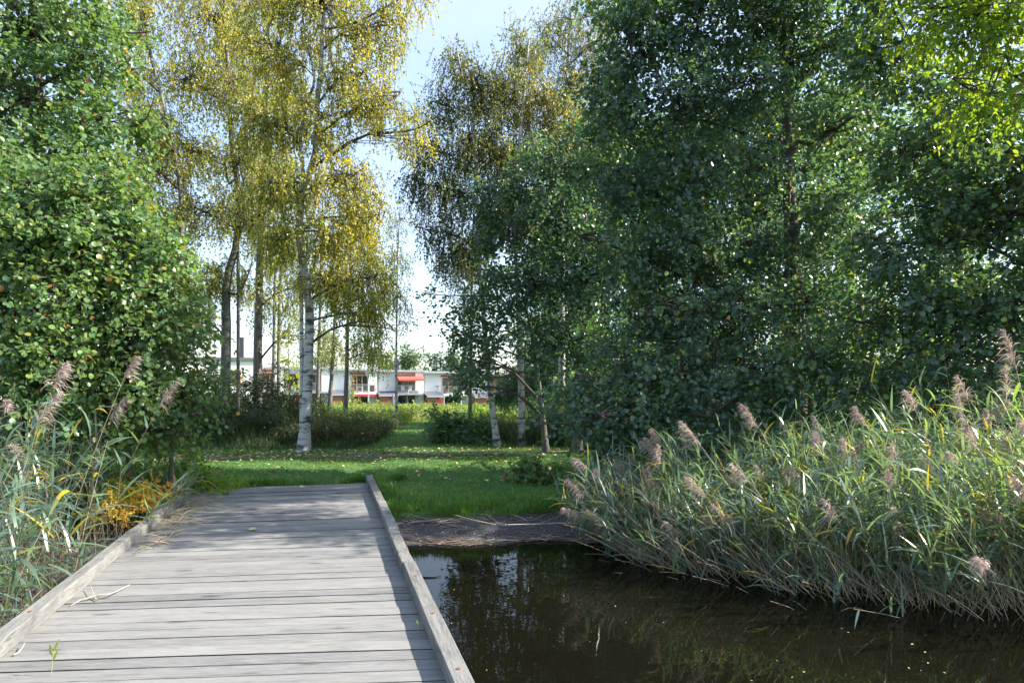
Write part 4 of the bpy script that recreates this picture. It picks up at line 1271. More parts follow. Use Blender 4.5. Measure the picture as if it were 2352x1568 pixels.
single_reed('tall plumed reed at the far left edge of the left stand', P(120, 890, 5.9), 5.9, -4.55)
single_reed('tall plumed reed with drooping head, nearer the jetty on the left', P(285, 868, 6.9), 6.8, -4.55)
single_reed('leaning plumed reed low in the middle of the left stand', P(365, 935, 7.8), 7.7, -4.75, wind=0.5)
single_reed('plumeless bright green reed nearest the left kerb', P(140, 1130, 5.0), 4.9, -3.75, plume=False, tint=0.7, nleaf=9, leaf_from=0.2)
single_reed('thin reed with yellow stem rising before the orange plant', P(248, 1010, 6.2), 6.1, -3.95, plume=False, tint=0.5)
RRG = 'plumed reeds rising from the right stand'
for (x, y, Y, xb, yb, lab) in (
        (1722, 1105, 6.9, 3.35, 7.1, 'reed with the biggest pale plume in the middle of the right stand'),
        (1612, 1025, 7.3, 3.0, 7.5, 'plumed reed up and left of the biggest pale plume'),
        (1745, 985, 7.4, 3.6, 7.6, 'plumed reed directly above the biggest pale plume'),
        (2105, 945, 7.0, 4.9, 7.2, 'tall plumed reed before the alder at right'),
        (2225, 925, 6.8, 5.2, 7.0, 'tall plumed reed near the right edge, plume level with its neighbour'),
        (2335, 850, 6.0, 5.1, 6.2, 'tallest plumed reed at the right edge'),
        (1990, 975, 7.3, 4.6, 7.4, 'plumed reed half way along the right stand'),
        (1350, 1075, 8.2, 1.75, 8.4, 'leftmost plumed reed of the right stand, bent over the beach'),
        (1625, 1145, 6.9, 2.75, 7.0, 'low plumed reed left below the biggest pale plume')):
    single_reed(lab, P(x, y, Y), yb, xb, wind=math.pi, tint=0.5, group=RRG)

# ------------------------------------------------------------------ grass, herbs, thicket
def scatter(n, x0, x1, y0, y1, power=1.0):
    y = y0 + (y1 - y0) * rng.random(n) ** power
    return x0 + (x1 - x0) * rng.random(n), y


def grass_patch(name, label, X, Y, h, w, mat, tint, lean=0.35):
    n = len(X)
    z = gz(X, Y) - 0.004
    az = rng.random(n) * 2 * np.pi
    d = np.stack([np.cos(az), np.sin(az), np.zeros(n)], -1)
    base = np.stack([X, Y, z], -1)
    tip = base + d * (h * lean * (0.4 + 0.9 * rng.random(n)))[:, None] + np.array([0, 0, 1]) * h[:, None]
    mid = base + (tip - base) * 0.5 + np.array([0, 0, 0.10]) * h[:, None]
    s = np.stack([-np.sin(az), np.cos(az), np.zeros(n)], -1)
    mid = base + (tip - base) * 0.42 + np.array([0, 0, 0.12]) * h[:, None]
    V = np.stack([base, mid + s * w[:, None] * 0.5, tip, mid - s * w[:, None] * 0.5], 1)
    i = (np.arange(n) * 4)[:, None]
    g = MB()
    g.add(V.reshape(-1, 3), i + np.array([[0, 1, 2, 3]]), np.repeat(np.clip(tint, 0, 1), 4))
    o = g.build(name, mat, kind='stuff')
    return tag(o, label, 'grass')


def on_path(X, Y):
    pc = 14.75 + (X + 6.5) * 0.17
    return np.abs(Y - pc) < 0.26


# mown lawn, dense near, thinner far
n = 185000
X, Y = scatter(n, -9.5, 5.0, 8.9, 31, 1.75)
zz = gz(X, Y)
onj = (X > XL(Y) - 0.15) & (X < XR(Y) + 0.14) & (Y < 10.45 + 0.3 * (X + 5))
gapc = -1.0 - 0.14 * (Y - 16)
gapw = np.interp(Y, [16.5, 18, 24, 31], [9, 2.6, 2.2, 1.6])
keep = (zz > -0.165) & ~onj & ~(on_path(X, Y) & (rng.random(n) < 0.55)) & (np.abs(X - gapc - 0.0) < gapw + (Y < 16.8) * 10)
X, Y = X[keep], Y[keep]
n = len(X)
patch = 0.5 + 0.5 * np.sin(X * 1.9 + 1.1 * np.sin(Y * 1.3)) * np.sin(Y * 1.6 + 0.7)
p2 = np.sin(X * 4.3 + 2.2 * np.sin(Y * 3.1 + X)) * np.sin(Y * 5.2 + 1.5 * np.sin(X * 2.7))
h = (0.018 + 0.026 * rng.random(n)) * (0.7 + 0.6 * patch + 0.25 * p2) * np.interp(Y, [9, 11, 13], [1.5, 1.15, 1.0])
grass_patch('lawn_grass', 'short mown green lawn grass beyond the jetty', X, Y, h, 0.006 + 0.0005 * Y + 0 * h, M['grass'], 0.46 + 0.28 * (patch - 0.5) + 0.20 * p2 + 0.22 * rng.standard_normal(n), 0.75)

# longer tufts along the bank, along the kerb and round tree feet
n = 26000
X = -2.6 + 5.2 * rng.random(n)
Y = shore(X) + 0.70 + np.abs(rng.normal(0, 0.38, n))
k2 = 7000
yk = 8.9 + 2.2 * rng.random(k2)
X = np.concatenate([X, XR(yk) + 0.16 + np.abs(rng.normal(0, 0.10, k2))])
Y = np.concatenate([Y, yk])
k3 = 9000
xk = -6.0 + 4.2 * rng.random(k3)
X = np.concatenate([X, xk])
Y = np.concatenate([Y, 10.55 + 0.30 * (xk + 5) + np.abs(rng.normal(0, 0.12, k3))])
clump = rng.random(len(X)) < (0.55 + 0.45 * np.sin(X * 7 + 2 * np.sin(Y * 5)))
onj = (X > XL(Y) - 0.15) & (X < XR(Y) + 0.14) & (Y < 10.45 + 0.3 * (X + 5))
keep = clump & ~onj & (gz(X, Y) > -0.24)
X, Y = X[keep], Y[keep]
n = len(X)
grass_patch('bank_grass', 'longer rough grass along the bank and the jetty edge', X, Y, 0.07 + 0.11 * rng.random(n) ** 1.6, 0.006 + 0.003 * rng.random(n), M['grass'], 0.50 + 0.20 * rng.standard_normal(n), 0.6)

# verge of rank grass left of the big birch and along the thicket
n = 22000
X, Y = scatter(n, -13, -3.6, 16.6, 20.5)
edge = 16.6 + 0.18 * (X + 6) + 0.25 * np.sin(X * 2.1)
d = Y - edge
keep = (d > 0) & (X < -3.9 - 0.10 * (Y - 17))
X, Y, d = X[keep], Y[keep], d[keep]
n = len(X)
pat = 0.5 + 0.5 * np.sin(X * 2.7 + 1.7 * np.sin(Y * 2.1)) * np.sin(Y * 3.1 + X)
h = (0.16 + 0.62 * smooth(0.2, 1.6, d)) * (0.35 + 0.75 * rng.random(n)) * (0.45 + 0.75 * pat)
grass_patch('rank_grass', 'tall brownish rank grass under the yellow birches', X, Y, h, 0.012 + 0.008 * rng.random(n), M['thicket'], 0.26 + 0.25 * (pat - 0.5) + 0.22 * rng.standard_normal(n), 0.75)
n = 9000
X, Y = scatter(n, -0.8, 4.5, 17.4, 21)
keep = X > 0.1 - 0.22 * (Y - 17)
X, Y = X[keep], Y[keep]
n = len(X)
grass_patch('rank_grass', 'shaded rank growth under the birches right of the gap', X, Y, 0.20 + 0.5 * rng.random(n), 0.012 + 0.008 * rng.random(n), M['thicket'], 0.25 + 0.18 * rng.standard_normal(n), 0.4)


def herb_mass(name, label, n, x0, x1, y0, y1, h0, h1, mat, mu, size, mask=None, dark=False):
    X, Y = scatter(n, x0, x1, y0, y1)
    if mask is not None:
        kk = mask(X, Y)
        X, Y = X[kk], Y[kk]
    n = len(X)
    z0 = gz(X, Y)
    bump = 0.45 + 0.55 * (0.5 + 0.5 * np.sin(X * 0.9 + 2 * np.sin(Y * 0.43)) * np.cos(Y * 0.7 + X * 0.37))
    Hh = (h0 + (h1 - h0) * bump) * (0.7 + 0.5 * rng.random(n))
    m_ = 9
    f = rng.random((n, m_)) ** 0.6
    pos = np.stack([X[:, None] + rng.normal(0, 0.09, (n, m_)), Y[:, None] + rng.normal(0, 0.09, (n, m_)), z0[:, None] + Hh[:, None] * f], -1).reshape(-1, 3)
    k = len(pos)
    lf = MB()
    leaves(lf, pos, rng.normal(0, 0.7, (k, 3)) + np.array([0, 0, 0.2]), rng.normal(0, 0.6, (k, 3)) + np.array([0, 0, 0.7]), size * (0.6 + 0.8 * rng.random(k)), np.clip(mu + 0.25 * (np.repeat(bump, m_) - 0.7) + 0.16 * rng.standard_normal(k), 0, 1), 'kite')
    st = MB()
    b = np.stack([X, Y, z0 - 0.02], -1)
    tubes(st, np.stack([b, b + np.stack([rng.normal(0, 0.06, n), rng.normal(0, 0.06, n), Hh], -1)], 1), np.tile([0.006, 0.003], (n, 1)), 3, np.clip(rng.normal(0.6, 0.2, n), 0, 1))
    root = thing(name, label, 'plants', (float(X.mean()), float(Y.mean()), float(gz(X.mean(), Y.mean()))))
    root['kind'] = 'stuff'
    bb = np.array(root.location)
    lf.build('foliage', mat, root, base=bb, kind='stuff')
    st.build('stems', M['twig'] if dark or name == 'undergrowth' else M['stalk'], root, base=bb, kind='stuff')


def gapmask(X, Y):
    return ~((np.abs(X - (-1.0 - 0.14 * (Y - 16))) < np.interp(Y, [18, 24, 29, 32], [2.4, 1.9, 1.3, 0])))


herb_mass('tall_herbs', 'sunlit yellow-green herbs beyond the end of the grass gap', 5200, -13, 3.5, 26, 42, 0.22, 0.62, M['herb'], 0.50, 0.10, gapmask)
herb_mass('tall_herbs', 'rough herbs between the sunlit growth and the clipped hedge', 3600, -32, 4, 42, 72, 0.4, 1.0, M['herb'], 0.46, 0.16)
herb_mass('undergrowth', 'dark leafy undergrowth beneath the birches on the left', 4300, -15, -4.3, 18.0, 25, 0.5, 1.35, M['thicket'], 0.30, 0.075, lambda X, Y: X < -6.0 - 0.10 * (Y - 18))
herb_mass('undergrowth', 'low tawny undergrowth right of the big birch foot', 1500, -6.4, -3.6, 17.6, 24, 0.2, 0.55, M['thicket'], 0.45, 0.065, gapmask)
herb_mass('undergrowth', 'shaded undergrowth beneath the trees on the right', 4200, 0.6, 12, 16.5, 27, 0.5, 1.3, M['shrub'], 0.22, 0.085, gapmask)
herb_mass('undergrowth', 'weeds between the left reeds and the broad-leaved shrub', 900, -8.5, -4.7, 8.4, 11.0, 0.25, 0.6, M['shrub'], 0.40, 0.065, lambda X, Y: X < XL(Y) - 0.3)
herb_mass('undergrowth', 'low leaves under the alders behind the right reeds', 1500, 1.6, 9.5, 10.3, 13.5, 0.35, 0.9, M['alder'], 0.25, 0.08)
herb_mass('corner_weeds', 'low weeds creeping over the far left corner of the planks', 160, -5.15, -4.15, 9.7, 10.9, 0.06, 0.20, M['bright'], 0.35, 0.05)

# fallen leaves on the lawn
n = 900
X, Y = scatter(n, -7, 3, 11.2, 24, 1.3)
xd = -7.5 + 7.5 * rng.random(700) ** 1.3
X = np.concatenate([X, xd])
Y = np.concatenate([Y, 14.75 + (xd + 6.5) * 0.17 + 0.35 + 0.55 * rng.standard_normal(700)])
keep = (gz(X, Y) > -0.12) & ((Y < 17) | (np.abs(X + 1.0 + 0.14 * (Y - 16)) < 2.2))
X, Y = X[keep], Y[keep]
n = len(X)
g = MB()
leaves(g, np.stack([X, Y, gz(X, Y) + 0.035], -1), rng.normal(0, 1, (n, 3)) * np.array([1, 1, 0.15]), rng.normal(0, 0.25, (n, 3)) + np.array([0, 0, 1]), 0.045 + 0.03 * rng.random(n), np.clip(0.6 + 0.25 * rng.standard_normal(n), 0, 1), 'round')
tag(g.build('fallen_leaves', M['fallen'], kind='stuff'), 'yellow fallen leaves scattered over the lawn', 'leaves')

# ------------------------------------------------------------------ litter on the jetty and the beach
for (x, y, s, a, t, lab) in ((570, 1218, 0.085, 0.3, 0.9, 'pale yellow fallen leaf on the planks near the left kerb'), (690, 1120, 0.10, 1.2, 1.0, 'large pale leaf lying at the far end of the jetty'),
                             (715, 1187, 0.055, 2.0, 0.45, 'small orange leaf in the middle of the planks')):
    Y = 1.6 * F / (y - YH)
    c = P(x, y, Y)
    g = MB()
    leaves(g, np.array([[0, 0, 0.0]]), np.array([[math.cos(a), math.sin(a), 0.12]]), np.array([[0.15, -0.1, 1]]), np.array([s]), np.array([t]), 'round')
    o = g.build('fallen_leaf', M['fallen'])
    o.location = (c[0], c[1], 0.010)
    tag(o, lab, 'leaf', 'fallen leaves on the planks')


def stick(name, label, cat, pts, r, mat, twigs=(), sides=6):
    p = np.array(pts, float)
    b = p[0].copy()
    root = thing(name, label, cat, b)
    g = MB()
    sp_ = spline(p, 10)
    tubes(g, sp_, np.linspace(r, r * 0.55, 10), sides, 0.75, wob=0.08)
    g.build('stem', mat, root, True, base=b)
    for tw in twigs:
        g = MB()
        s2 = spline(np.array(tw, float), 6)
        tubes(g, s2, np.linspace(r * 0.6, r * 0.3, 6), 5, 0.6, wob=0.08)
        g.build('side_twig', mat, root, True, base=b)


def D(x, y, z=0.012):
    Y = (EYE - z) * F / (y - YH)
    return P(x, y, Y)


stick('broken_twig', 'forked bleached twig lying against the left kerb', 'twig', [D(182, 1378), D(225, 1366, 0.03), D(255, 1362, 0.03), D(298, 1342)], 0.008, M['stick'], [[D(222, 1378), D(214, 1362, 0.03), D(208, 1344, 0.04)], [D(182, 1378), D(172, 1384, 0.01), D(162, 1390)]])
stick('reed_stalk', 'long dry reed stalk lying across the far planks', 'stalk', [D(430, 1174, 0.10), D(520, 1176, 0.05), D(590, 1172, 0.015), D(680, 1160, 0.012)], 0.005, M['stick'])
stick('reed_stalk', 'short curved dry stalk on the planks at lower left', 'stalk', [D(31, 1503), D(45, 1494, 0.02), D(57, 1476, 0.03)], 0.005, M['stick'])


def B(x, y, dz=0.012):
    Y = 9.0
    for _ in range(12):
        Xw = (x - CX) / F * Y
        zt = float(gz(Xw, Y)) + dz
        zt = max(zt, -0.415)
        Y = (EYE - zt) * F / (y - YH)
    return P(x, y, Y)


stick('driftwood', 'dark flat piece of driftwood on the gravel near the jetty', 'driftwood', [B(945, 1200, 0.03), B(985, 1196, 0.04), B(1012, 1191, 0.04)], 0.022, M['under'], sides=7)
stick('reed_stalk', 'long white reed stalk slanting over the gravel', 'stalk', [B(1046, 1182, 0.03), B(1090, 1194, 0.03), B(1140, 1204, 0.02)], 0.008, M['stick'])
stick('reed_stalk', 'pale reed stalk floating along the waterline', 'stalk', [B(960, 1242, 0.02), B(1060, 1238, 0.02), B(1160, 1232, 0.02), B(1250, 1228, 0.02)], 0.009, M['stick'])
stick('reed_stalk', 'thin pale stalk at the back of the gravel near the reeds', 'stalk', [B(1160, 1204, 0.03), B(1240, 1202, 0.03), B(1330, 1200, 0.05)], 0.006, M['stick'])
# drift line of broken reed
g = MB()
n = 330
X = -1.9 + 4.0 * rng.random(n)
row = rng.random(n)
Yc = shore(X) + np.where(row < 0.5, np.abs(rng.normal(0.0, 0.09, n)), np.where(row < 0.85, 0.66 + rng.normal(0, 0.10, n), rng.random(n) * 0.7))
L = 0.08 + 0.38 * rng.random(n) ** 2
a = rng.normal(0.03, 0.38, n)
d = np.stack([np.cos(a) * L / 2, np.sin(a) * L / 2], -1)
za = np.maximum(gz(X - d[:, 0], Yc - d[:, 1]), -0.42) + 0.010
zb = np.maximum(gz(X + d[:, 0], Yc + d[:, 1]), -0.42) + 0.010
pth = np.stack([np.stack([X - d[:, 0], Yc - d[:, 1], za], -1), np.stack([X, Yc, (za + zb) / 2 + 0.006], -1), np.stack([X + d[:, 0], Yc + d[:, 1], zb], -1)], 1)
tubes(g, pth, np.tile([0.0045, 0.0045, 0.003], (n, 1)) * (0.6 + 0.7 * rng.random((n, 1))), 4, np.clip(0.16 + 0.24 * rng.standard_normal(n), 0, 0.8))
tag(g.build('drift_litter', M['stalk'], kind='stuff'), 'brown broken reed litter along the gravel bank', 'litter')
g = MB()
n = 1500
X = -2.0 + 4.2 * rng.random(n)
Yc = shore(X) - 0.15 + 0.95 * rng.random(n)
r = 0.006 + 0.016 * rng.random(n) ** 2.5
o6 = np.array([(1, 0, 0), (0, 1, 0), (-1, 0, 0), (0, -1, 0), (0, 0, .7), (0, 0, -.7)], float)
V = np.stack([X, Yc, gz(X, Yc) + 0.002], -1)[:, None] + o6[None] * r[:, None, None] * (0.7 + 0.6 * rng.random((n, 6, 1)))
f = np.array([(0, 1, 4), (1, 2, 4), (2, 3, 4), (3, 0, 4), (1, 0, 5), (2, 1, 5), (3, 2, 5), (0, 3, 5)])
g.add(V.reshape(-1, 3), (f[None] + (np.arange(n) * 6)[:, None, None]).reshape(-1, 3), np.repeat(rng.random(n), 6))
tag(g.build('pebbles', tint_mat('pebble', [(0, (0.05, 0.048, 0.05)), (0.7, (0.14, 0.13, 0.13)), (1, (0.36, 0.33, 0.31))], 0.8), kind='stuff'), 'grey pebbles strewn on the dark gravel bank', 'pebbles')
g = MB()
n = 70
X = -0.6 + 4.2 * rng.random(n)
Yc = 3.6 + (right_edge(np.maximum(X, 0.7)) - 3.8) * rng.random(n)
leaves(g, np.stack([X, Yc, np.full(n, -0.4175)], -1), rng.normal(0, 1, (n, 3)) * np.array([1, 1, 0.01]), np.array([[0, 0, 1.0]]) + rng.normal(0, 0.02, (n, 3)), 0.008 + 0.022 * rng.random(n) ** 3, np.clip(rng.normal(0.6, 0.3, n), 0, 1), 'oval')
tag(g.build('floating_specks', M['fallen'], kind='stuff'), 'tiny bits of leaf floating on the dark pond', 'leaves')
# dry litter heaped on the left kerb
g = MB()
n = 210
t = rng.random(n)
cx = np.interp(t, [0, 1], [-3.62, -4.35]) + rng.normal(0, 0.10, n) + 0.10
cyy = np.interp(t, [0, 1], [6.7, 9.3]) + rng.normal(0, 0.20, n)
inside = (cx - XL(cyy))
zc = np.where(np.abs(inside + 0.06) < 0.08, 0.112, 0.012) + 0.05 * rng.random(n) * np.exp(-((t - 0.55) / 0.25) ** 2)
L = 0.06 + 0.20 * rng.random(n)
a = rng.normal(0.2, 0.7, n)
d = np.stack([np.cos(a) * L / 2, np.sin(a) * L / 2, rng.normal(0, 0.12, n) * L], -1)
c = np.stack([cx, cyy, np.maximum(zc, 0.008 + np.abs(d[:, 2]))], -1)
pth = np.stack([c - d, c + np.array([0, 0, 0.008]), c + d], 1)
tubes(g, pth, np.tile([0.003, 0.0035, 0.002], (n, 1)), 3, np.clip(0.58 + 0.18 * rng.standard_normal(n), 0, 0.9))
tag(g.build('dry_litter', M['stalk'], kind='stuff'), 'dry broken reed litter heaped on the left kerb', 'litter')
# reed blades flopping over the kerb corner
g = MB()
lf = MB()
n = 26
by = 7.4 + 2.2 * rng.random(n)
b = np.stack([XL(by) - 0.16, by, np.full(n, -0.1)], -1)
reed_geo((g, lf, MB()), b, 0.35 + 0.35 * rng.random(n), np.stack([0.35 + 0.25 * rng.random(n), rng.normal(0, 0.2, n)], -1), np.full(n, 0.1), 4, np.clip(rng.normal(0.45, 0.15, n), 0, 0.8), None, 0.1, leaf_from=0.4)
root = thing('overhanging_reeds', 'green reed blades bending over the left kerb', 'reeds', (-4.2, 8.3, -0.1))
root['kind'] = 'stuff'
g.build('stalks', M['stalk'], root, base=np.array(root.location), kind='stuff')
lf.build('blades', M['reed'], root, base=np.array(root.location), kind='stuff')
# shoot growing between two planks
for (x, y, hh, nl, lab) in ((118, 1548, 0.16, 3, 'small green shoot growing up between the nearest planks'), (1040, 1478, 0.07, 2, 'tiny green shoot between planks by the right kerb')):
    if x > 1000:
        x, y = 958, 1452
    c = D(x, y, 0.0)
    root = thing('grass_shoot', lab, 'plant', c)
    g = MB()
    tubes(g, np.array([c + [0, 0, -0.02], c + [0.006, 0, hh * 0.5], c + [0.02, 0, hh]]), np.array([0.0018, 0.0015, 0.001]), 4, 0.9)
    g.build('stem', M['stalk'], root, base=c)
    for q in range(nl):
        tmp = MB()
        f = 0.45 + 0.5 * q / nl
        leaves(tmp, (c + np.array([0.012 * f, 0, hh * f]))[None], np.array([[0.35 * (-1) ** q, 0.1, 0.9]]), np.array([[0, -1, 0.2]]), np.array([0.08 if hh > 0.1 else 0.04]), np.array([0.8]), 'narrow')
        tmp.build('blade', M['reed'], root, base=c)

# ------------------------------------------------------------------ row houses behind the park
HY = 88.0
TURN = R(17)


def hx(c, v=0.0):
    """a point along the row, returned as (X, Y)"""
    k = ((700 + 0.2976 * c) * 0.834 - CX) / F
    k0 = ((700 + 0.2976 * 1145) * 0.834 - CX) / F
    t = math.tan(TURN)
    X = k * (HY - k0 * HY * t) / (1 - k * t)
    Y = HY + (X - k0 * HY) * t
    return np.array([X - v * math.sin(TURN), Y + v * math.cos(TURN)])


def row_house(label, c0, zfloor, awning, lower, panel, open_frame, chimney=False):
    """u to the right, v away from the camera, z up; ground floor at zfloor"""
    o_ = hx(c0)
    W = float(np.linalg.norm(hx(c0 + 435) - o_))
    root = thing('row_house', label, 'house', (o_[0], o_[1], zfloor), TURN, group='white row houses beyond the hedge')

    def bx(name, mat, *a, parent=None, label=None):
        return MB().box(*a).build(name, M[mat], parent or root, label=label)
    # walls: recessed body, fin in front on the right
    body = MB()
    body.box(0.02, W - 0.02, 1.6, 8.5, 0, 5.38)
    body.build('wall', M['white'], root)
    bx('party_wall', 'cream', W - 1.12, W - 0.03, 0.8, 1.597, 0, 5.375)
    rf = bx('roof', 'roofm', -0.12, W + 0.06, 0.68, 8.8, 5.40, 5.62)
    bx('gutter', 'steel', -0.10, W + 0.04, 0.57, 0.677, 5.36, 5.48, parent=rf)
    bx('downpipe', 'steel', 0.10, 0.20, 1.48, 1.58, 0.1, 5.36)
    if chimney:
        c = bx('chimney', 'black', 2.55, 3.15, 3.2, 4.0, 5.62, 7.0, parent=rf)
    # upper window wall behind the balcony: three lights
    for (nm, z0, z1) in (('upper_window', 2.75, 4.75), ('lower_window', 0.1, 2.2)):
        w_ = bx(nm, 'oframe' if nm == 'upper_window' else 'black', 2.62, W - 1.18, 1.50, 1.597, z0, z1)
        k = 3
        wd = (W - 1.18 - 2.62) / k
        for q in range(k):
            bx('pane', 'glass', 2.62 + q * wd + 0.07, 2.62 + (q + 1) * wd - 0.07, 1.485, 1.499, z0 + 0.08, z1 - 0.08, parent=w_)
    # balcony
    sl = bx('balcony_slab', 'steel' if not panel else 'white', 2.30, W - 0.30, -0.35, 1.495, 2.36, 2.56)
    rail = MB()
    x0b, x1b = 2.34, W - 0.34
    rail.box(x0b, x1b, -0.33, -0.28, 3.56, 3.62)
    rail.box(x0b, x1b, -0.33, -0.28, 2.64, 2.68)
    rl = rail.build('balcony_rail', M['steel'], root, kind='stuff')
    bars = MB()
    for q in np.arange(x0b, x1b, 0.115):
        bars.box(q, q + 0.022, -0.318, -0.296, 2.681, 3.559)
    for q in np.arange(-0.25, 1.4, 0.115):
        bars.box(x0b, x0b + 0.022, q, q + 0.022, 2.57, 3.559)
    bars.build('balusters', M['steel'], rl, kind='stuff')
    for q in (x0b, (x0b + x1b) / 2, x1b - 0.05):
        bx('rail_post', 'steel', q, q + 0.05, -0.335, -0.275, 2.561, 3.66, parent=rl)
    if panel:
        bx('red_screen', 'redpaint', W - 1.10, W - 0.45, -0.26, -0.23, 2.62, 3.50)
        bx('red_screen', 'redpaint', 2.42, 2.85, -0.26, -0.23, 2.62, 3.50)
    bx('balcony_post', 'steel', W - 0.75, W - 0.66, -0.25, -0.16, 0, 2.36)
    # awnings
    if awning:
        a = MB()
        a.add([(2.55, 1.45, 4.98), (W - 0.30, 1.45, 4.98), (W - 0.15, -0.65, 4.42), (2.55, -0.65, 4.42)], [(0, 1, 2, 3)])
        a.add([(2.55, 1.45, 4.96), (W - 0.30, 1.45, 4.96), (W - 0.15, -0.65, 4.40), (2.55, -0.65, 4.40)], [(3, 2, 1, 0)])
        aw = a.build('awning', M['awning'], root)
        bx('valance', 'awning', 2.55, W - 0.15, -0.67, -0.652, 4.20, 4.40, parent=aw)
    else:
        bx('awning_cassette', 'redpaint', 2.4, W - 1.15, 1.25, 1.48, 4.90, 5.12)
    if lower:
        bx('lower_awning', 'pinkaw', 2.9, W - 0.12, -0.52, -0.36, 2.05, 2.33)
    # timber shed: siding boards, porch recess with red door, sloping roof
    shed = MB()
    shed.box(0.06, 1.28, -1.72, 1.595, 0, 2.24)
    shed.box(1.283, 2.30, -0.40, 1.595, 0, 2.24)
    sh = shed.build('shed', M['siding'], root)
    nb = 11
    for q in range(nb):
        z0 = 0.04 + q * 2.18 / nb
        g = MB()
        g.add([(0.03, -1.755, z0), (1.31, -1.755, z0), (1.31, -1.738, z0 + 0.185), (0.03, -1.738, z0 + 0.185), (0.03, -1.722, z0), (1.31, -1.722, z0), (1.31, -1.722, z0 + 0.185), (0.03, -1.722, z0 + 0.185)],
              [(0, 1, 2, 3), (4, 7, 6, 5), (0, 4, 5, 1), (3, 2, 6, 7), (0, 3, 7, 4), (1, 5, 6, 2)])
        g.build('siding_board', M['siding'], sh)
    bx('shed_door', 'redpaint', 1.45, 2.15, -0.44, -0.402, 0.05, 2.05, parent=sh)
    r_ = MB()
    r_.add([(-0.05, -1.95, 2.26), (2.36, -1.95, 2.26), (2.36, 1.59, 2.75), (-0.05, 1.59, 2.75), (-0.05, -1.95, 2.36), (2.36, -1.95, 2.36), (2.36, 1.59, 2.85), (-0.05, 1.59, 2.85)],
           [(0, 3, 2, 1), (4, 5, 6, 7), (0, 1, 5, 4), (1, 2, 6, 5), (2, 3, 7, 6), (3, 0, 4, 7)])
    r_.build('shed_roof', M['darkroof'], root)
    bx('shed_fascia', 'roofm', -0.07, 2.38, -1.985, -1.952, 2.22, 2.38)
    bx('porch_post', 'plastic', 2.16, 2.26, -1.80, -1.70, 0, 2.25)
    if open_frame:
        w_ = bx('side_window', 'oframe', 0.45, 1.75, 1.50, 1.597, 3.3, 4.8)
        bx('pane', 'glass', 0.53, 1.05, 1.485, 1.499, 3.38, 4.72, parent=w_)
        bx('pane', 'glass', 1.13, 1.67, 1.485, 1.499, 3.38, 4.72, parent=w_)
    return root


z0h = -2.25
for (c, kx, lab, aw, lo, pn, of, ch) in (
        (1145, 0, 'white row house with the open red awning and dark chimney', True, False, False, False, True),
        (1580, 1, 'white row house right of the red awning, half behind the alder leaves', False, False, True, False, False),
        (2015, 2, 'last white row house, mostly hidden by the right-hand trees', False, False, True, False, False),
        (710, -1, 'white row house with red balcony screens and a crimson lower awning', False, True, True, False, False),
        (275, -2, 'white row house behind the big birch trunk with an orange window frame', False, False, False, True, False),
        (-160, -3, 'leftmost white row house behind the sapling', False, False, False, False, False)):
    row_house(lab, c, z0h - 0.14 * kx, aw, lo, pn, of, ch)

# pale block at far left behind the trunks
root = thing('apartment_block', 'pale grey-white block with flat dark roof at far left', 'building', (-42, 76, -2.3), R(24))
MB().box(-16, 13, 0, 10, 0, 6.6).build('wall', M['cream'], root)
rf = MB().box(-16.3, 13.3, -0.3, 10.3, 6.6, 6.95).build('roof', M['darkroof'], root)
MB().box(11, 11.5, 4, 4.5, 6.95, 9.6).build('chimney', M['black'], rf)
for q in range(7):
    for z in (0.9, 4.0):
        w_ = MB().box(-14.5 + q * 4, -13.0 + q * 4, -0.05, 0.02, z, z + 1.5).build('window', M['oframe'], root)
        for e in (0, 1):
            MB().box(-14.42 + q * 4 + e * 0.72, -13.80 + q * 4 + e * 0.72, -0.065, -0.051, z + 0.08, z + 1.42).build('pane', M['glass'], w_)


# things on the balconies and terraces
def chair(label, loc, rz):
    root = thing('garden_chair', label, 'chair', loc, rz, 'white balcony chairs')
    MB().box(-0.23, 0.23, -0.23, 0.23, 0.42, 0.46).build('seat', M['plastic'], root)
    MB().add([(-0.23, 0.20, 0.47), (0.23, 0.20, 0.47), (0.23, 0.33, 0.98), (-0.23, 0.33, 0.98), (-0.23, 0.23, 0.47), (0.23, 0.23, 0.47), (0.23, 0.36, 0.98), (-0.23, 0.36, 0.98)],
             [(0, 1, 2, 3), (4, 7, 6, 5), (0, 4, 5, 1), (3, 2, 6, 7), (0, 3, 7, 4), (1, 5, 6, 2)]).build('backrest', M['plastic'], root)
    for a in (-0.2, 0.2):
        for b in (-0.2, 0.2):
            MB().box(a - 0.02, a + 0.02, b - 0.02, b + 0.02, 0, 0.418).build('leg', M['plastic'], root)


zb = z0h + 2.562
chair('white chair on the balcony under the red awning, left one', (*hx(1145 + 238, 0.5), zb), 0.4)
chair('white chair on the balcony under the red awning, right one', (*hx(1145 + 292, 0.6), zb), -0.5)
root = thing('planter_box', 'long white planter on the balcony under the red awning', 'planter', (*hx(1145 + 338, 0.05), zb), TURN)
g = MB()
g.prism([(-0.18, 0.0), (0.18, 0.0), (0.22, 0.36), (0.16, 0.36), (0.14, 0.28), (-0.14, 0.28), (-0.16, 0.36), (-0.22, 0.36)], 0, -0.50, 0.50)
g.build('trough', M['plastic'], root)
MB().box(-0.49, 0.49, -0.135, 0.135, 0.283, 0.31).build('soil', M['under'], root)
zb2 = z0h + 0.14 + 2.562
root = thing('balcony_table', 'white table on the balcony with red screens', 'table', (*hx(710 + 268, 0.55), zb2), TURN)
MB().box(-0.4, 0.4, -0.3, 0.3, 0.70, 0.74).build('tabletop', M['plastic'], root)
for a in (-0.34, 0.34):
    for b in (-0.24, 0.24):
        MB().box(a - 0.02, a + 0.02, b - 0.02, b + 0.02, 0, 0.698).build('leg', M['plastic'], root)
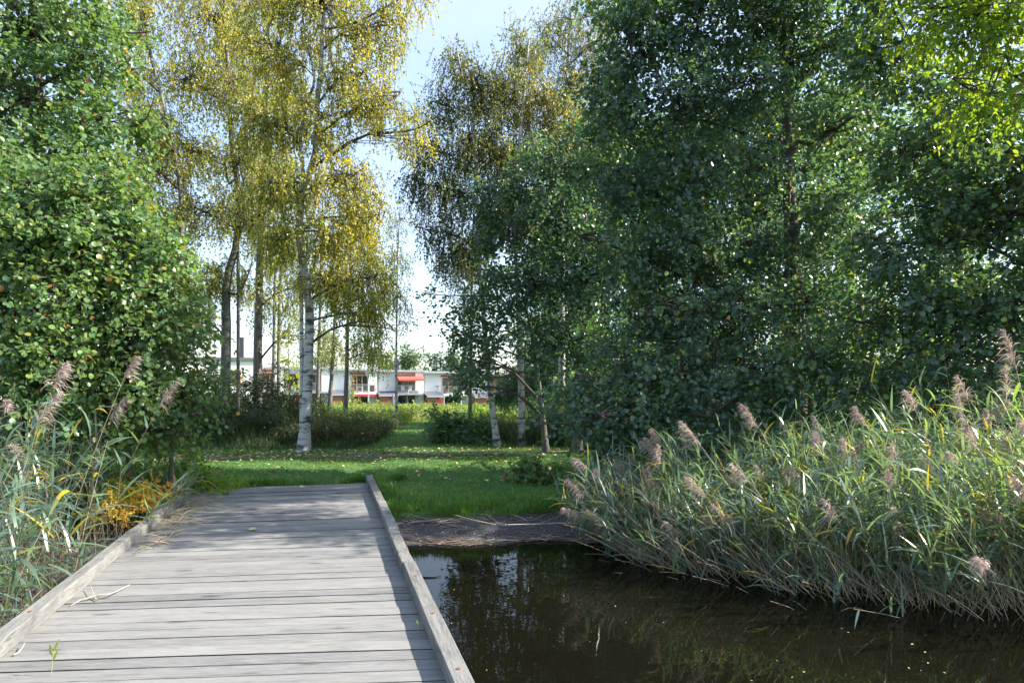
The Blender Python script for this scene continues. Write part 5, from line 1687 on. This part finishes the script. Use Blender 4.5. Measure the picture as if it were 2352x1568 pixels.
# closed parasol
zt = z0h
root = thing('closed_parasol', 'closed slate-blue parasol beside the cedar shed', 'parasol', (*hx(1262, -2.6), zt))
g = MB()
tubes(g, np.array([(0, 0, 0), (0, 0, 1.3), (0, 0, 2.6)]), np.array([0.025, 0.025, 0.02]), 8)
g.build('pole', M['steel'], root, True)
g = MB()
ns, rows = 24, [(0.75, 0.20), (1.05, 0.24), (1.5, 0.21), (2.0, 0.14), (2.35, 0.08), (2.52, 0.03)]
V = []
for (z, r) in rows:
    for q in range(ns):
        a = q / ns * 2 * math.pi
        rr = r * (1.0 if q % 3 else 0.72)
        V.append((rr * math.cos(a), rr * math.sin(a), z))
Fc = [(i_ * ns + q, i_ * ns + (q + 1) % ns, (i_ + 1) * ns + (q + 1) % ns, (i_ + 1) * ns + q) for i_ in range(len(rows) - 1) for q in range(ns)]
g.add(V, Fc)
g.build('canopy', M['parasol'], root)
g = MB()
tubes(g, np.array([(0, 0, 0.0), (0, 0, 0.04), (0, 0, 0.08)]), np.array([0.28, 0.27, 0.05]), 16)
g.build('foot', M['black'], root)
root = thing('closed_parasol', 'closed black parasol by the terrace door under the balcony', 'parasol', (*hx(1395, -1.6), zt))
for ch in [o for o in bpy.data.objects if o.name == 'closed_parasol'][0].children:
    c = ch.copy()
    COL.objects.link(c)
    c.parent = root
    if ch.name.startswith('canopy'):
        c.data = ch.data.copy()
        c.data.materials[0] = M['black']


def lamp(label, x, Y, ytop):
    X = (x - CX) / F * Y
    z0 = float(gz(X, Y))
    zt_ = EYE + (YH - ytop) / F * Y
    root = thing('street_lamp', label, 'lamp', (X, Y, z0), group='park lamps before the houses')
    h = zt_ - z0
    g = MB()
    tubes(g, np.array([(0, 0, -0.1), (0, 0, h * 0.5), (0, 0, h - 0.42)]), np.array([0.055, 0.05, 0.04]), 10)
    g.build('pole', M['steel'], root, True)
    g = MB()
    p = np.array([(0, 0, h - 0.44), (0, 0, h - 0.40), (0, 0, h - 0.30), (0, 0, h - 0.05)])
    tubes(g, p, np.array([0.05, 0.09, 0.12, 0.24]), 14)
    g.build('lamp_shade', M['plastic'], root, True)
    g = MB()
    tubes(g, np.array([(0, 0, h - 0.048), (0, 0, h - 0.02), (0, 0, h)]), np.array([0.27, 0.27, 0.02]), 14)
    g.build('lamp_cap', M['steel'], root)


lamp('slim grey park lamp left of the red awning', 846, 46, 852)
lamp('second park lamp half hidden by leaves on the right', 1059, 46, 856)

# clipped hedge
root = thing('clipped_hedge', 'long clipped hedge in front of the row houses', 'hedge', (-14, 76, -2.3))
hb = np.array([-14, 76, -2.3])
x0, x1, y0, y1, z0, z1 = -36, 6, 75.3, 76.7, -2.3, -0.78
MB().box(x0 + 0.1, x1 - 0.1, y0 + 0.12, y1 - 0.12, z0, z1 - 0.1).build('core', M['twig'], root, base=hb)
n = 9000
X = x0 + (x1 - x0) * rng.random(n)
top = rng.random(n) < 0.4
Y = np.where(top, y0 + (y1 - y0) * rng.random(n), y0 + rng.normal(0, 0.06, n))
Z = np.where(top, z1 + rng.normal(0, 0.05, n), z0 + (z1 - z0) * rng.random(n))
lf = MB()
leaves(lf, np.stack([X, Y, Z], -1), rng.normal(0, 1, (n, 3)), rng.normal(0, 0.6, (n, 3)) + np.array([0, -0.5, 0.6]), 0.16 + 0.08 * rng.random(n), np.clip(rng.normal(0.35, 0.18, n), 0, 1), 'kite')
lf.build('foliage', M['herb'], root, base=hb, kind='stuff')

# trees behind the houses
for (lab, pts, Y, bl, lm, mu_) in (
        ('round green tree behind the roofs', [(940, 930), (940, 870), (941, 820)], 125, [(938, 812, 125, 24, 18, 2.5), (950, 832, 125, 26, 16, 2.5), (928, 836, 125, 20, 16, 2)], 'far', .7),
        ('dark conical tree behind the roofs right of the round one', [(1003, 930), (1003, 870), (1003, 825)], 120, [(1003, 824, 120, 13, 14, 1.5), (1002, 842, 120, 20, 14, 2)], 'far', .15),
        ('pale thin tree behind the roofs left of the chimney', [(886, 930), (886, 870), (886, 815)], 118, [(884, 818, 118, 14, 18, 1.6), (888, 838, 118, 18, 14, 1.8)], 'far', .95),
        ('dark tree behind the roofs at the right, beside the alder leaves', [(1035, 930), (1036, 870), (1038, 820)], 120, [(1035, 822, 120, 18, 20, 2), (1045, 842, 120, 22, 16, 2)], 'far', .3),
        ('distant trees seen left of the big birch over the roofs', [(745, 930), (745, 870), (746, 825)], 130, [(745, 828, 130, 26, 18, 2.5)], 'far', .6)):
    make_tree('distant_tree', lab, 'tree', [St(pts, Y, 0.3, 0.08)], bl, M[lm], 0.55, 0.42, 'kite', M['twig'], per_twig=6, twig=1.4, mu=mu_, sc=0.08, sl=0.10, group='trees behind the row houses', limb_r=0.06, trunk_sides=6, twig_mesh=False)
tot = sum(len(me.loops) - 2 * len(me.polygons) for me in bpy.data.meshes)
# the scene's size, for the log
print('TRIS', tot, 'OBJECTS', len(bpy.data.objects))
